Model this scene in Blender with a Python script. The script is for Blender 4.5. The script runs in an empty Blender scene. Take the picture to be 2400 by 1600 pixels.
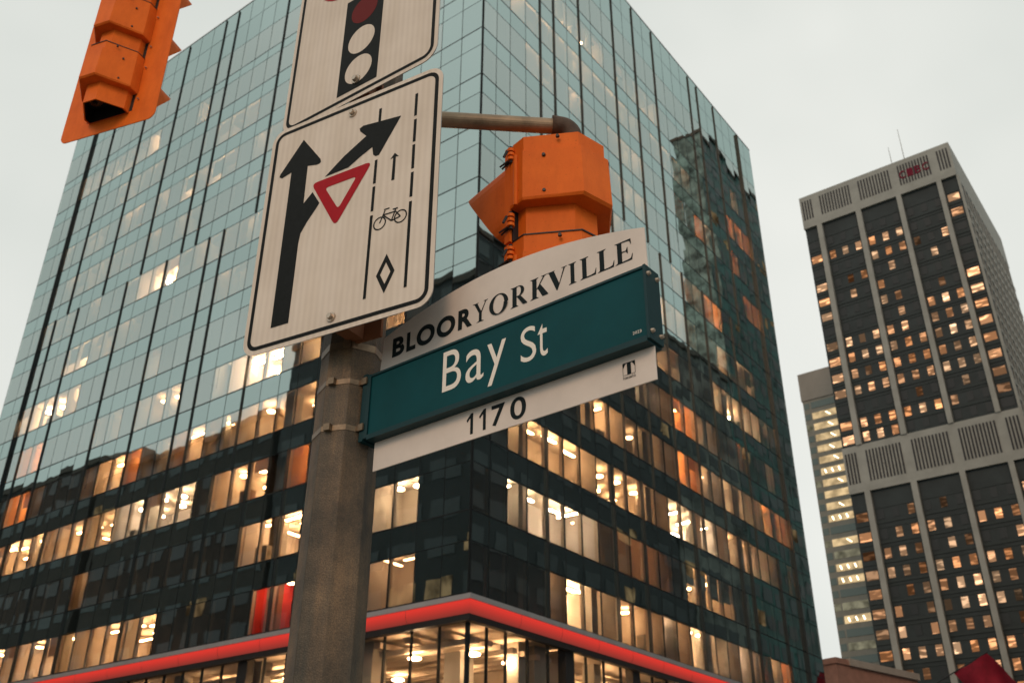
import bpy, bmesh, math, random
from mathutils import Vector, Matrix
R = math.radians
rnd = random.Random(7)
S = bpy.context.scene
C = S.collection

# ------------------------------------------------------------------ camera
PITCH, ROLL, LENS = R(28.887), R(0.254), 34.576
cam = bpy.data.cameras.new('camera')
cam.lens, cam.sensor_width, cam.sensor_fit = LENS, 36.0, 'HORIZONTAL'
cam.clip_start, cam.clip_end = 0.05, 3000
cam.dof.use_dof = True
cam.dof.focus_distance = 2.45
cam.dof.aperture_fstop = 8.0
co = bpy.data.objects.new('camera', cam)
C.objects.link(co)
EYE = Vector((0, 0, 1.6))
fwd = Vector((0, math.cos(PITCH), math.sin(PITCH)))
up0 = Vector((0, -math.sin(PITCH), math.cos(PITCH)))
rt0 = Vector((1, 0, 0))
rt = rt0 * math.cos(ROLL) + up0 * math.sin(ROLL)
up = -rt0 * math.sin(ROLL) + up0 * math.cos(ROLL)
co.matrix_world = Matrix(((rt.x, up.x, -fwd.x, 0), (rt.y, up.y, -fwd.y, 0), (rt.z, up.z, -fwd.z, 1.6), (0, 0, 0, 1)))
S.camera = co

def screen(p):
    d = Vector(p) - EYE
    z = d.dot(fwd)
    if z < 0.1:
        return None
    return (0.5 + d.dot(rt) / z * LENS / 36.0, d.dot(up) / z * LENS / 36.0)

# ------------------------------------------------------------------ world: overcast dusk sky
SUN_AZ, SUN_EL = R(196), R(30)
W = bpy.data.worlds.new('World')
S.world = W
W.use_nodes = True
nt = W.node_tree
bg = nt.nodes['Background']
sky = nt.nodes.new('ShaderNodeTexSky')
sky.sky_type = 'NISHITA'
sky.sun_disc = False
sky.sun_elevation, sky.sun_rotation = SUN_EL, SUN_AZ
sky.dust_density = 4.0
hs = nt.nodes.new('ShaderNodeHueSaturation')
hs.inputs['Saturation'].default_value = 0.08
nt.links.new(sky.outputs[0], hs.inputs['Color'])
tcw = nt.nodes.new('ShaderNodeTexCoord')
nzw = nt.nodes.new('ShaderNodeTexNoise')
nzw.inputs['Scale'].default_value = 1.6
nzw.inputs['Detail'].default_value = 4.0
nzw.inputs['Roughness'].default_value = 0.5
nt.links.new(tcw.outputs['Generated'], nzw.inputs['Vector'])
rmp = nt.nodes.new('ShaderNodeValToRGB')
rmp.color_ramp.elements[0].position = 0.34
rmp.color_ramp.elements[0].color = (6.1, 6.55, 6.15, 1)
rmp.color_ramp.elements[1].position = 0.66
rmp.color_ramp.elements[1].color = (8.8, 8.9, 8.4, 1)
nt.links.new(nzw.outputs['Fac'], rmp.inputs['Fac'])
mxw = nt.nodes.new('ShaderNodeMix')
mxw.data_type = 'RGBA'
mxw.inputs[0].default_value = 0.9
nt.links.new(hs.outputs[0], mxw.inputs[6])
nt.links.new(rmp.outputs[0], mxw.inputs[7])
nt.links.new(mxw.outputs[2], bg.inputs['Color'])
bg.inputs['Strength'].default_value = 0.105

# ------------------------------------------------------------------ the veiled low sun, behind the camera
sl = bpy.data.lights.new('sun', 'SUN')
sl.energy, sl.angle, sl.color = 0.85, R(18), (1.0, 0.58, 0.32)
so = bpy.data.objects.new('sun', sl)
C.objects.link(so)
sd = Vector((math.sin(SUN_AZ) * math.cos(SUN_EL), math.cos(SUN_AZ) * math.cos(SUN_EL), math.sin(SUN_EL)))
so.rotation_euler = (-sd).to_track_quat('-Z', 'Y').to_euler()
so.location = sd * 300

# ------------------------------------------------------------------ exposure and render settings
vs = S.view_settings
vs.view_transform, vs.look, vs.exposure, vs.gamma = 'Standard', 'None', 0.0, 1.0
vs.use_curve_mapping = False
S.cycles.use_denoising = True
S.cycles.max_bounces = 8
S.cycles.diffuse_bounces = 3
S.cycles.glossy_bounces = 3
S.cycles.transparent_max_bounces = 12
S.cycles.caustics_reflective = False
S.cycles.caustics_refractive = False
S.cycles.sample_clamp_indirect = 6.0

# ================================================================== materials
M = {}
def nodes(name):
    m = bpy.data.materials.new(name)
    m.use_nodes = True
    M[name] = m
    t = m.node_tree
    return m, t, t.nodes['Principled BSDF'], t.nodes['Material Output']

def mat(name, col, rough=0.6, metal=0.0, vary=0.0, scale=8.0, bump=0.0, bscale=60.0, spec=0.5, col2=None, stretch=None):
    m, t, b, o = nodes(name)
    b.inputs['Base Color'].default_value = (*col, 1)
    b.inputs['Roughness'].default_value = rough
    b.inputs['Metallic'].default_value = metal
    b.inputs['Specular IOR Level'].default_value = spec
    if vary or bump:
        tc = t.nodes.new('ShaderNodeTexCoord')
        src = tc.outputs['Object']
        if stretch:
            mp = t.nodes.new('ShaderNodeMapping')
            mp.inputs['Scale'].default_value = stretch
            t.links.new(src, mp.inputs['Vector'])
            src = mp.outputs[0]
    if vary:
        nz = t.nodes.new('ShaderNodeTexNoise')
        nz.inputs['Scale'].default_value = scale
        nz.inputs['Detail'].default_value = 6
        nz.inputs['Roughness'].default_value = 0.65
        t.links.new(src, nz.inputs['Vector'])
        rp = t.nodes.new('ShaderNodeValToRGB')
        c2 = col2 or tuple(c * (1 - vary) for c in col)
        rp.color_ramp.elements[0].position, rp.color_ramp.elements[1].position = 0.35, 0.65
        rp.color_ramp.elements[0].color = (*c2, 1)
        rp.color_ramp.elements[1].color = (*[min(1, c * (1 + vary * 0.35)) for c in col], 1)
        t.links.new(nz.outputs['Fac'], rp.inputs['Fac'])
        t.links.new(rp.outputs[0], b.inputs['Base Color'])
    if bump:
        n2 = t.nodes.new('ShaderNodeTexNoise')
        n2.inputs['Scale'].default_value = bscale
        n2.inputs['Detail'].default_value = 4
        t.links.new(src, n2.inputs['Vector'])
        bp = t.nodes.new('ShaderNodeBump')
        bp.inputs['Strength'].default_value = bump
        bp.inputs['Distance'].default_value = 0.01
        t.links.new(n2.outputs['Fac'], bp.inputs['Height'])
        t.links.new(bp.outputs[0], b.inputs['Normal'])
    return m

def emit(name, col, strength, stripes=0.0, vary=0.0, scale=1.0):
    m, t, b, o = nodes(name)
    t.nodes.remove(b)
    e = t.nodes.new('ShaderNodeEmission')
    e.inputs['Color'].default_value = (*col, 1)
    e.inputs['Strength'].default_value = strength
    t.links.new(e.outputs[0], o.inputs['Surface'])
    if stripes or vary:
        tc = t.nodes.new('ShaderNodeTexCoord')
    if stripes:      # slats of a venetian blind hanging in the lit window
        wv = t.nodes.new('ShaderNodeTexWave')
        wv.bands_direction = 'Z'
        wv.inputs['Scale'].default_value = stripes
        wv.inputs['Distortion'].default_value = 0.6
        t.links.new(tc.outputs['Object'], wv.inputs['Vector'])
        mr = t.nodes.new('ShaderNodeMapRange')
        mr.inputs['To Min'].default_value, mr.inputs['To Max'].default_value = 0.12 * strength, strength
        t.links.new(wv.outputs['Fac'], mr.inputs['Value'])
        t.links.new(mr.outputs[0], e.inputs['Strength'])
    if vary:
        nz = t.nodes.new('ShaderNodeTexNoise')
        nz.inputs['Scale'].default_value = scale
        t.links.new(tc.outputs['Object'], nz.inputs['Vector'])
        mr = t.nodes.new('ShaderNodeMapRange')
        mr.inputs['From Min'].default_value, mr.inputs['From Max'].default_value = 0.35, 0.65
        mr.inputs['To Min'].default_value, mr.inputs['To Max'].default_value = strength * (1 - vary), strength * (1 + vary)
        t.links.new(nz.outputs['Fac'], mr.inputs['Value'])
        t.links.new(mr.outputs[0], e.inputs['Strength'])
    return m

def glass(name, refl_col, base, fres, trans=None, back=None, wob=0.2, wscale=0.5):
    """coated facade glass: a mirror layer over a tinted see-through (vision) or opaque (spandrel) layer"""
    m, t, b, o = nodes(name)
    tc = t.nodes.new('ShaderNodeTexCoord')
    geo = t.nodes.new('ShaderNodeNewGeometry')
    nz = t.nodes.new('ShaderNodeTexNoise')
    nz.inputs['Scale'].default_value = wscale
    nz.inputs['Detail'].default_value = 1.5
    t.links.new(geo.outputs['Position'], nz.inputs['Vector'])
    bp = t.nodes.new('ShaderNodeBump')
    bp.inputs['Strength'].default_value = wob
    bp.inputs['Distance'].default_value = 0.02
    t.links.new(nz.outputs['Fac'], bp.inputs['Height'])
    g = t.nodes.new('ShaderNodeBsdfGlossy')
    g.inputs['Color'].default_value = (*refl_col, 1)
    g.inputs['Roughness'].default_value = 0.015
    t.links.new(bp.outputs[0], g.inputs['Normal'])
    if trans:
        under = t.nodes.new('ShaderNodeBsdfTransparent')
        under.inputs['Color'].default_value = (*trans, 1)
        t.nodes.remove(b)
    else:
        under = b
        b.inputs['Base Color'].default_value = (*back, 1)
        b.inputs['Roughness'].default_value = 0.5
        b.inputs['Specular IOR Level'].default_value = 0.0
    lw = t.nodes.new('ShaderNodeLayerWeight')
    lw.inputs['Blend'].default_value = 0.35
    ri = t.nodes.new('ShaderNodeObjectInfo')
    rm = t.nodes.new('ShaderNodeMapRange')
    rm.inputs['To Min'].default_value, rm.inputs['To Max'].default_value = base - 0.025, base + 0.025
    t.links.new(ri.outputs['Random'], rm.inputs['Value'])
    ma = t.nodes.new('ShaderNodeMath')
    ma.operation = 'MULTIPLY_ADD'
    ma.inputs[1].default_value = fres
    ma.use_clamp = True
    t.links.new(lw.outputs['Fresnel'], ma.inputs[0])
    t.links.new(rm.outputs[0], ma.inputs[2])
    mx = t.nodes.new('ShaderNodeMixShader')
    t.links.new(ma.outputs[0], mx.inputs[0])
    t.links.new(under.outputs[0], mx.inputs[1])
    t.links.new(g.outputs[0], mx.inputs[2])
    t.links.new(mx.outputs[0], o.inputs['Surface'])
    return m

glass('vision_glass', (0.725, 0.82, 0.795), 0.545, 0.5, trans=(0.74, 0.71, 0.64))
glass('spandrel_glass', (0.635, 0.785, 0.765), 0.565, 0.5, back=(0.012, 0.02, 0.022))
glass('shop_glass', (0.7, 0.78, 0.78), 0.12, 0.5, trans=(0.85, 0.82, 0.78))
mat('joint', (0.008, 0.011, 0.012), 0.6, spec=0.2)
mat('fin', (0.006, 0.009, 0.010), 0.4, vary=0.4, scale=2, spec=0.3)
mat('black_panel', (0.01, 0.013, 0.014), 0.3, vary=0.4, scale=1.5)
mat('inner_mullion', (0.62, 0.5, 0.38), 0.6)
mat('slab', (0.16, 0.15, 0.14), 0.9)
mat('core', (0.05, 0.05, 0.05), 0.9)
mat('room_beige', (0.72, 0.6, 0.47), 0.9, vary=0.12, scale=0.7)
mat('room_orange', (0.76, 0.44, 0.22), 0.9, vary=0.15, scale=0.7)
mat('room_red', (0.72, 0.04, 0.03), 0.9)
mat('room_pale', (0.75, 0.66, 0.6), 0.9)
mat('room_ceiling', (0.68, 0.56, 0.43), 0.9, vary=0.08, scale=0.5)
mat('carpet', (0.28, 0.2, 0.14), 0.95)
mat('office_grey', (0.42, 0.38, 0.32), 0.85)
mat('wood', (0.33, 0.17, 0.07), 0.6)
mat('blind_dark', (0.03, 0.032, 0.03), 0.9)
m, t, b, o = nodes('blind')
tr = t.nodes.new('ShaderNodeBsdfTranslucent')
tr.inputs['Color'].default_value = (0.75, 0.6, 0.48, 1)
b.inputs['Base Color'].default_value = (0.6, 0.52, 0.45, 1)
b.inputs['Roughness'].default_value = 0.9
mx = t.nodes.new('ShaderNodeMixShader')
mx.inputs[0].default_value = 0.6
t.links.new(b.outputs[0], mx.inputs[1]); t.links.new(tr.outputs[0], mx.inputs[2]); t.links.new(mx.outputs[0], o.inputs['Surface'])
WARM = (1.0, 0.66, 0.36)
for k, v in (('0', 14), ('1', 22), ('h', 32), ('2', 36), ('3', 60), ('4', 92), ('5', 180), ('s', 78)):
    emit('lamp_' + k, (1.0, 0.63, 0.34) if k != '5' else (1.0, 0.70, 0.43), v)
emit('lamp_cool', (1.0, 0.80, 0.58), 105)
emit('lamp_warm', (1.0, 0.52, 0.20), 110)
m, t, b, o = nodes('led_red')            # lit diffuser: glow falloff painted by height, brighter at its upper edge
t.nodes.remove(b)
e = t.nodes.new('ShaderNodeEmission')
tc = t.nodes.new('ShaderNodeTexCoord'); sp = t.nodes.new('ShaderNodeSeparateXYZ'); t.links.new(tc.outputs['Object'], sp.inputs[0])
mr = t.nodes.new('ShaderNodeMapRange'); mr.inputs['From Min'].default_value, mr.inputs['From Max'].default_value = 11.08, 11.62
t.links.new(sp.outputs['Z'], mr.inputs['Value'])
rp = t.nodes.new('ShaderNodeValToRGB')
rp.color_ramp.elements[0].color = (0.24, 0.036, 0.027, 1); rp.color_ramp.elements[1].color = (0.70, 0.042, 0.030, 1)
rp.color_ramp.elements[1].position = 0.8
t.links.new(mr.outputs[0], rp.inputs['Fac']); t.links.new(rp.outputs[0], e.inputs['Color']); t.links.new(e.outputs[0], o.inputs['Surface'])
mat('canopy_grey', (0.34, 0.34, 0.35), 0.5, metal=0.3, vary=0.1, scale=1)
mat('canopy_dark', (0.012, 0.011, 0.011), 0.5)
mat('tower_concrete', (0.275, 0.285, 0.262), 0.9, vary=0.15, scale=0.3)
mat('tower_dark', (0.026, 0.036, 0.038), 0.6, vary=0.3, scale=0.2, spec=0.25)
mat('tower_ledge', (0.036, 0.046, 0.047), 0.8, spec=0.2)
mat('slit', (0.012, 0.014, 0.016), 0.7)
mat('dark_window', (0.02, 0.024, 0.025), 0.4, spec=0.3)
def lit_window(name, lo, hi, bars):
    """lit office window seen from afar: warm room with bright rows of lamps, different in every window"""
    m, t, b, o = nodes(name)
    t.nodes.remove(b)
    e = t.nodes.new('ShaderNodeEmission')
    oi = t.nodes.new('ShaderNodeObjectInfo'); tc = t.nodes.new('ShaderNodeTexCoord')
    mp = t.nodes.new('ShaderNodeMapping'); mp.inputs['Scale'].default_value = (0.30, 0, 1.35)
    cb = t.nodes.new('ShaderNodeCombineXYZ')
    mm = t.nodes.new('ShaderNodeMath'); mm.operation = 'MULTIPLY'; mm.inputs[1].default_value = 173.0
    t.links.new(oi.outputs['Random'], mm.inputs[0])
    for k in (0, 1, 2):
        t.links.new(mm.outputs[0], cb.inputs[k])
    t.links.new(tc.outputs['Object'], mp.inputs['Vector']); t.links.new(cb.outputs[0], mp.inputs['Location'])
    nz = t.nodes.new('ShaderNodeTexNoise'); nz.inputs['Scale'].default_value = 1.4; nz.inputs['Detail'].default_value = 1.0
    t.links.new(mp.outputs[0], nz.inputs['Vector'])
    r1 = t.nodes.new('ShaderNodeMapRange'); r1.interpolation_type = 'SMOOTHSTEP'
    r1.inputs['From Min'].default_value, r1.inputs['From Max'].default_value = 0.50, 0.62
    r1.inputs['To Min'].default_value, r1.inputs['To Max'].default_value = lo, hi
    t.links.new(nz.outputs['Fac'], r1.inputs['Value'])
    r2 = t.nodes.new('ShaderNodeMapRange'); r2.inputs['To Min'].default_value, r2.inputs['To Max'].default_value = 0.35, 1.25
    m2 = t.nodes.new('ShaderNodeMath'); m2.operation = 'FRACT'
    m3 = t.nodes.new('ShaderNodeMath'); m3.operation = 'MULTIPLY'; m3.inputs[1].default_value = 7.31
    t.links.new(oi.outputs['Random'], m3.inputs[0]); t.links.new(m3.outputs[0], m2.inputs[0]); t.links.new(m2.outputs[0], r2.inputs['Value'])
    m4 = t.nodes.new('ShaderNodeMath'); m4.operation = 'MULTIPLY'
    t.links.new(r1.outputs[0], m4.inputs[0]); t.links.new(r2.outputs[0], m4.inputs[1]); t.links.new(m4.outputs[0], e.inputs['Strength'])
    rp = t.nodes.new('ShaderNodeValToRGB')
    rp.color_ramp.elements[0].color = (1.0, 0.40, 0.15, 1); rp.color_ramp.elements[1].color = (1.0, 0.62, 0.36, 1)
    t.links.new(oi.outputs['Random'], rp.inputs['Fac']); t.links.new(rp.outputs[0], e.inputs['Color']); t.links.new(e.outputs[0], o.inputs['Surface'])
for k, lo, hi in (('a', 0.45, 1.9), ('b', 0.35, 1.2), ('c', 0.25, 0.75), ('d', 0.9, 3.2), ('e', 0.10, 0.32), ('f', 0.5, 1.1)):
    lit_window('lit_' + k, lo, hi, 0)
emit('slim_lit', (1.0, 0.72, 0.38), 0.62, vary=0.35, scale=0.5)
emit('slim_dim', (0.8, 0.75, 0.5), 0.2, vary=0.5, scale=0.5)
emit('slim_lamp', (1.0, 0.78, 0.5), 4.5)
mat('slim_glass', (0.10, 0.14, 0.13), 0.25)
mat('slim_wall', (0.23, 0.23, 0.2), 0.85, vary=0.15, scale=0.3)
mat('slim_cap', (0.25, 0.24, 0.215), 0.9, vary=0.1, scale=0.2)
emit('sign_red_letters', (0.6, 0.08, 0.12), 0.16)
mat('brick', (0.40, 0.22, 0.17), 0.9, vary=0.2, scale=1.2)
mat('coping', (0.42, 0.39, 0.35), 0.85, vary=0.15, scale=0.6)
mat('flag_red', (0.30, 0.008, 0.032), 0.8, vary=0.3, scale=1)
mat('flag_white', (0.75, 0.72, 0.7), 0.8)
mat('steel_dark', (0.03, 0.03, 0.032), 0.5, metal=0.5)
mat('asphalt', (0.05, 0.05, 0.052), 0.9, vary=0.3, scale=3, bump=0.3)
mat('pavement', (0.27, 0.26, 0.24), 0.9, vary=0.2, scale=2)
mat('road_paint', (0.7, 0.68, 0.62), 0.8)
mat('city_dark', (0.026, 0.028, 0.031), 0.7, vary=0.4, scale=0.15)
mat('city_brown', (0.052, 0.036, 0.028), 0.8, vary=0.4, scale=0.15)
mat('city_teal', (0.02, 0.115, 0.105), 0.5, vary=0.75, scale=0.09)
mat('city_window', (0.028, 0.036, 0.042), 0.4, vary=0.8, scale=0.12)
mat('city_pale', (0.20, 0.205, 0.19), 0.8, vary=0.9, scale=0.11)  # strong mottle, for the patchy reflection of the added block
mat('reflection_mottle', (0.28, 0.36, 0.34), 0.8, vary=0.93, scale=0.42)  # pale and dark mottle imitating broken reflections
mat('city_roof', (0.11, 0.085, 0.07), 0.9)
emit('city_lit', (1.0, 0.6, 0.3), 0.22, vary=0.8, scale=0.6)
mat('bark', (0.05, 0.04, 0.035), 0.95)

# foreground
m, t, b, o = nodes('orange_paint')       # sun-faded enamel with grime runs and specks
tc = t.nodes.new('ShaderNodeTexCoord')
def tn(scale, det, stretch=None):
    n = t.nodes.new('ShaderNodeTexNoise'); n.inputs['Scale'].default_value = scale; n.inputs['Detail'].default_value = det; n.inputs['Roughness'].default_value = 0.65
    if stretch:
        mp_ = t.nodes.new('ShaderNodeMapping'); mp_.inputs['Scale'].default_value = stretch
        t.links.new(tc.outputs['Object'], mp_.inputs['Vector']); t.links.new(mp_.outputs[0], n.inputs['Vector'])
    else:
        t.links.new(tc.outputs['Object'], n.inputs['Vector'])
    return n
def ramp(n, p0, p1, c0, c1):
    r_ = t.nodes.new('ShaderNodeValToRGB'); r_.color_ramp.elements[0].position, r_.color_ramp.elements[1].position = p0, p1
    r_.color_ramp.elements[0].color = (*c0, 1); r_.color_ramp.elements[1].color = (*c1, 1)
    t.links.new(n.outputs['Fac'], r_.inputs['Fac']); return r_
def mul(a, b_):
    x = t.nodes.new('ShaderNodeMix'); x.data_type = 'RGBA'; x.blend_type = 'MULTIPLY'; x.inputs[0].default_value = 1
    t.links.new(a, x.inputs[6]); t.links.new(b_, x.inputs[7]); return x.outputs[2]
base = ramp(tn(8, 6), 0.3, 0.7, (0.70, 0.128, 0.012), (0.78, 0.158, 0.016))
run = ramp(tn(1, 6, (16, 16, 5)), 0.30, 0.58, (0.86, 0.83, 0.8), (1, 1, 1))
speck = ramp(tn(190, 2), 0.27, 0.33, (0.6, 0.55, 0.5), (1, 1, 1))
t.links.new(mul(mul(base.outputs[0], run.outputs[0]), speck.outputs[0]), b.inputs['Base Color'])
b.inputs['Roughness'].default_value = 0.55; b.inputs['Specular IOR Level'].default_value = 0.15
bp = t.nodes.new('ShaderNodeBump'); bp.inputs['Strength'].default_value = 0.12; bp.inputs['Distance'].default_value = 0.004
t.links.new(tn(120, 3).outputs['Fac'], bp.inputs['Height']); t.links.new(bp.outputs[0], b.inputs['Normal'])
mat('visor_black', (0.008, 0.008, 0.009), 0.6)
mat('lens_red', (0.16, 0.01, 0.008), 0.15)
mat('lens_amber', (0.2, 0.08, 0.008), 0.15)
mat('lens_green', (0.008, 0.09, 0.05), 0.15)
mat('rust_fitting', (0.2, 0.07, 0.025), 0.7)
mat('pipe_steel', (0.33, 0.24, 0.155), 0.45, metal=0.55, vary=0.45, scale=7, bump=0.08, bscale=90, stretch=(1, 1, 1))
mat('elbow_iron', (0.085, 0.055, 0.038), 0.75, metal=0.2, vary=0.4, scale=30, bump=0.25, bscale=160)
mat('band_steel', (0.24, 0.175, 0.115), 0.42, metal=0.7, vary=0.35, scale=25)
mat('bolt_steel', (0.48, 0.40, 0.32), 0.35, metal=0.85)
mat('print_black', (0.009, 0.011, 0.011), 0.6, spec=0.12, vary=0.3, scale=60)
mat('print_red', (0.36, 0.010, 0.018), 0.6, spec=0.12, vary=0.1, scale=40)
mat('print_dark_red', (0.13, 0.012, 0.012), 0.6, spec=0.12)
mat('green_sign', (0.002, 0.056, 0.066), 0.55, vary=0.18, scale=5, bump=0.05, bscale=400, spec=0.15)
mat('green_frame', (0.002, 0.030, 0.036), 0.45, spec=0.3)  # darker than the blade, to give the rail its underside shade
mat('print_white', (0.75, 0.70, 0.62), 0.4)
mat('print_ink', (0.008, 0.014, 0.016), 0.6, spec=0.12)
mat('panel_white', (0.66, 0.59, 0.53), 0.6, vary=0.13, scale=4, bump=0.02, bscale=500)
mat('alloy_back', (0.4, 0.39, 0.37), 0.4, metal=0.7)
m, t, b, o = nodes('sign_sheet')         # reflective sheeting with faint vertical ribs
tc = t.nodes.new('ShaderNodeTexCoord')
wv = t.nodes.new('ShaderNodeTexWave'); wv.bands_direction = 'X'; wv.inputs['Scale'].default_value = 16; wv.inputs['Distortion'].default_value = 0.4
t.links.new(tc.outputs['Object'], wv.inputs['Vector'])
nz = t.nodes.new('ShaderNodeTexNoise'); nz.inputs['Scale'].default_value = 7; nz.inputs['Detail'].default_value = 8
t.links.new(tc.outputs['Object'], nz.inputs['Vector'])
ad = t.nodes.new('ShaderNodeMath'); ad.operation = 'MULTIPLY_ADD'; ad.inputs[1].default_value = 0.22
t.links.new(wv.outputs['Fac'], ad.inputs[0]); t.links.new(nz.outputs['Fac'], ad.inputs[2])
rp = t.nodes.new('ShaderNodeValToRGB')
rp.color_ramp.elements[0].position, rp.color_ramp.elements[1].position = 0.35, 0.85
rp.color_ramp.elements[0].color = (0.60, 0.53, 0.455, 1); rp.color_ramp.elements[1].color = (0.70, 0.63, 0.55, 1)
t.links.new(ad.outputs[0], rp.inputs['Fac'])
n5 = t.nodes.new('ShaderNodeTexNoise'); n5.inputs['Scale'].default_value = 1; n5.inputs['Detail'].default_value = 7
mp = t.nodes.new('ShaderNodeMapping'); mp.inputs['Scale'].default_value = (22, 22, 2.5)
t.links.new(tc.outputs['Object'], mp.inputs['Vector']); t.links.new(mp.outputs[0], n5.inputs['Vector'])
r5 = t.nodes.new('ShaderNodeValToRGB'); r5.color_ramp.elements[0].position, r5.color_ramp.elements[1].position = 0.3, 0.6
r5.color_ramp.elements[0].color = (0.94, 0.925, 0.90, 1); r5.color_ramp.elements[1].color = (1, 1, 1, 1)
t.links.new(n5.outputs['Fac'], r5.inputs['Fac'])
mv = t.nodes.new('ShaderNodeMix'); mv.data_type = 'RGBA'; mv.blend_type = 'MULTIPLY'; mv.inputs[0].default_value = 1
t.links.new(rp.outputs[0], mv.inputs[6]); t.links.new(r5.outputs[0], mv.inputs[7]); t.links.new(mv.outputs[2], b.inputs['Base Color'])
b.inputs['Roughness'].default_value = 0.6
b.inputs['Specular IOR Level'].default_value = 0.2
# exposed-aggregate concrete of the pole
m, t, b, o = nodes('pole_concrete')
tc = t.nodes.new('ShaderNodeTexCoord')
n1 = t.nodes.new('ShaderNodeTexNoise'); n1.inputs['Scale'].default_value = 6; n1.inputs['Detail'].default_value = 8; n1.inputs['Roughness'].default_value = 0.7
n2 = t.nodes.new('ShaderNodeTexVoronoi'); n2.inputs['Scale'].default_value = 240
n3 = t.nodes.new('ShaderNodeTexNoise'); n3.inputs['Scale'].default_value = 330; n3.inputs['Detail'].default_value = 3
for n in (n1, n2, n3):
    t.links.new(tc.outputs['Object'], n.inputs['Vector'])
rp = t.nodes.new('ShaderNodeValToRGB')
rp.color_ramp.elements[0].position, rp.color_ramp.elements[1].position = 0.3, 0.72
rp.color_ramp.elements[0].color = (0.026, 0.025, 0.021, 1); rp.color_ramp.elements[1].color = (0.145, 0.122, 0.092, 1)
t.links.new(n1.outputs['Fac'], rp.inputs['Fac'])
r2 = t.nodes.new('ShaderNodeValToRGB')
r2.color_ramp.elements[0].position, r2.color_ramp.elements[1].position = 0.35, 0.7
r2.color_ramp.elements[0].color = (0.66, 0.66, 0.66, 1); r2.color_ramp.elements[1].color = (1.3, 1.27, 1.2, 1)
t.links.new(n3.outputs['Fac'], r2.inputs['Fac'])
mu = t.nodes.new('ShaderNodeMix'); mu.data_type = 'RGBA'; mu.blend_type = 'MULTIPLY'; mu.inputs[0].default_value = 1
t.links.new(rp.outputs[0], mu.inputs[6]); t.links.new(r2.outputs[0], mu.inputs[7])
n4 = t.nodes.new('ShaderNodeTexNoise'); n4.inputs['Scale'].default_value = 1.0; n4.inputs['Detail'].default_value = 7; n4.inputs['Roughness'].default_value = 0.62
mp = t.nodes.new('ShaderNodeMapping'); mp.inputs['Scale'].default_value = (17, 17, 1.6)       # run-off streaks and rust stains
t.links.new(tc.outputs['Object'], mp.inputs['Vector']); t.links.new(mp.outputs[0], n4.inputs['Vector'])
r4 = t.nodes.new('ShaderNodeValToRGB')
r4.color_ramp.elements[0].position, r4.color_ramp.elements[1].position = 0.34, 0.66
r4.color_ramp.elements[0].color = (0.55, 0.60, 0.58, 1); r4.color_ramp.elements[1].color = (1.6, 1.18, 0.82, 1)
t.links.new(n4.outputs['Fac'], r4.inputs['Fac'])
mv = t.nodes.new('ShaderNodeMix'); mv.data_type = 'RGBA'; mv.blend_type = 'MULTIPLY'; mv.inputs[0].default_value = 1
t.links.new(mu.outputs[2], mv.inputs[6]); t.links.new(r4.outputs[0], mv.inputs[7]); t.links.new(mv.outputs[2], b.inputs['Base Color'])
bp = t.nodes.new('ShaderNodeBump'); bp.inputs['Strength'].default_value = 0.2; bp.inputs['Distance'].default_value = 0.004
t.links.new(n2.outputs['Distance'], bp.inputs['Height']); t.links.new(bp.outputs[0], b.inputs['Normal'])
b.inputs['Roughness'].default_value = 0.62

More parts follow.
